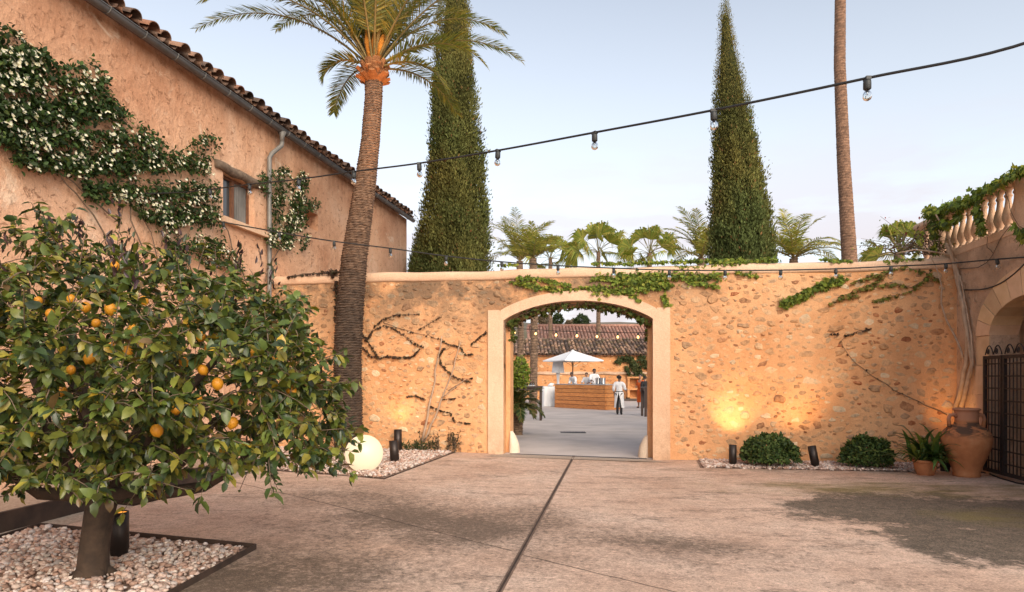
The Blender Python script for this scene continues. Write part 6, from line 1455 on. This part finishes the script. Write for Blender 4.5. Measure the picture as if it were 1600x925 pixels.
        for z, rx, ry in ((1.02, .155, .115), (.88, .19, .14), (.6, .185, .14), (.3, .19, .15)): V += [(rx*(1+.05*math.sin(a*7)*(1.0-z*.8))*math.cos(a), ry*(1+.05*math.sin(a*7)*(1-z*.8))*math.sin(a), z) for a in ang]
        mb.add(T(V), [(i*n+j, i*n+(j+1) % n, (i+1)*n+(j+1) % n, (i+1)*n+j) for i in range(3) for j in range(n)], smooth=True); mb.build('skirt', M[dress], body)
    if apron:
        mb = MB(); n = 30; ang = np.linspace(-PI/2+.16, 1.5*PI-.16, n); V = []
        for i, z in enumerate((1.06, .92, .75, .5, .32)):
            op = (.02, .10, .28, .50, .62)[i]; an = np.linspace(-PI/2+op, 1.5*PI-op, n); rx, ry = ((.175, .135), (.205, .165), (.21, .172), (.218, .178), (.225, .182))[i]
            V += [(rx*(1+.03*math.sin(a*9)*i/4)*math.cos(a), ry*(1+.03*math.sin(a*9)*i/4)*math.sin(a), z) for a in an]
        mb.add(T(V), [(i*n+j, i*n+j+1, (i+1)*n+j+1, (i+1)*n+j) for i in range(4) for j in range(n-1)], smooth=True); mb.build('apron', M['white_cloth'], body)
        mb = MB(); an = np.linspace(0, 2*PI, 24, endpoint=False); V = [(.182*math.cos(a), .142*math.sin(a), z) for z in (1.03, 1.065) for a in an]; mb.add(T(V), [(j, (j+1) % 24, 24+(j+1) % 24, 24+j) for j in range(24)], smooth=True); mb.build('belt', M['black_cloth'], body)
    mb = MB()
    for q in 'LR':
        a = np.array(J['an'+q]); t_ = np.array(J['to'+q]); V, Fc = skin_mesh([(*(a+np.array([0, -.035, -.045])), .045), (*(a*.5+t_*.5+np.array([0, 0, -.01])), .048), (*t_, .040)], [(0, 1), (1, 2)], 1); mb.add(T(V), Fc, 0, None, True)
    mb.build('shoes', M['black_cloth'], body)
    return T, J, ln
g0 = G(967.5, 648); g0[2] = float(gz(g0[0]))
walk = dict(armL=((-.25, -.04, 1.16), (-.24, .10, .95)), armR=((.25, .02, 1.17), (.27, .24, 1.10)), legL=((-.09, .06, .50), (-.08, .02, .09)), legR=((.10, .0, .50), (.10, -.10, .09)))
T_, J_, ln_ = person(g0, -.30, 1.72, 'waiter seen from behind in white shirt and split white apron, carrying a small tray', walk, skin='skin_dark', hair='curly', apron=True, head_turn=-.3)
tp_ = T_([np.array(J_['wrR'])+np.array([.0, .16, .005])])[0]
mb = MB(); mb.lathe([(.02, 0), (.13, .004), (.145, .016), (.14, .018), (.12, .010), (.01, .010)], tp_, 20); tag(mb.build('hand_tray', M['steel'], loc=tuple(tp_)), 'small round tray held by the waiter with the apron', 'tray')
def behind_bar(px, H, back, label, **kw):
    p = on_bar(px, back); p[2] = .22; return person(p, kw.pop('yaw'), H, label, kw.pop('pose'), **kw)
bend = dict(armL=((-.24, .12, 1.20), (-.16, .36, 1.15)), armR=((.24, .12, 1.20), (.16, .36, 1.15)))
behind_bar(899, 1.70, 1.0, 'bartender with cropped hair bending over the counter near the parasol pole', yaw=PI-.9, pose=bend, skin='skin_dark', hair='short', lean=.42)
behind_bar(917, 1.62, .95, 'bartender with tied back dark hair and white top standing mid bar', yaw=PI+.2-.75, pose=bend, hair='bun', lean=.08, female=True, sleeves=.2)
behind_bar(928, 1.82, .85, 'tallest bartender with beard in a pale shirt reaching towards the ice buckets', yaw=PI+.15, pose=dict(armL=((-.25, .10, 1.20), (-.12, .33, 1.12)), armR=((.24, .14, 1.22), (.20, .40, 1.20))), skin='skin_dark', hair='short', lean=.10)
stand = dict(armL=((-.22, -.02, 1.16), (-.17, .14, 1.02)), armR=((.22, -.02, 1.16), (.14, .18, 1.10)))
Yg = 36.5
def guest(px, H, label, Y=Yg, **kw):
    p = np.array([(px-CX)/F*Y, Y, float(gz(6))]); return person(p, kw.pop('yaw'), H, label, stand, **kw)
guest(1000.5, 1.80, 'woman in a long orange dress standing by the right high table', yaw=PI*.75, dress='orange_cloth', hair='bun', female=True, Y=36.6)
guest(1008, 1.70, 'guest in a black top seen from behind at the right high table', yaw=.3, top='black_cloth', bottom='black_cloth', hair='short', Y=36.0, sleeves=.1)
guest(1014, 1.66, 'guest in a pale blue outfit half hidden by the right jamb of the arch', yaw=1.2, top='blue_cloth', bottom='blue_cloth', hair='bun', Y=37.2, female=True, sleeves=.1)
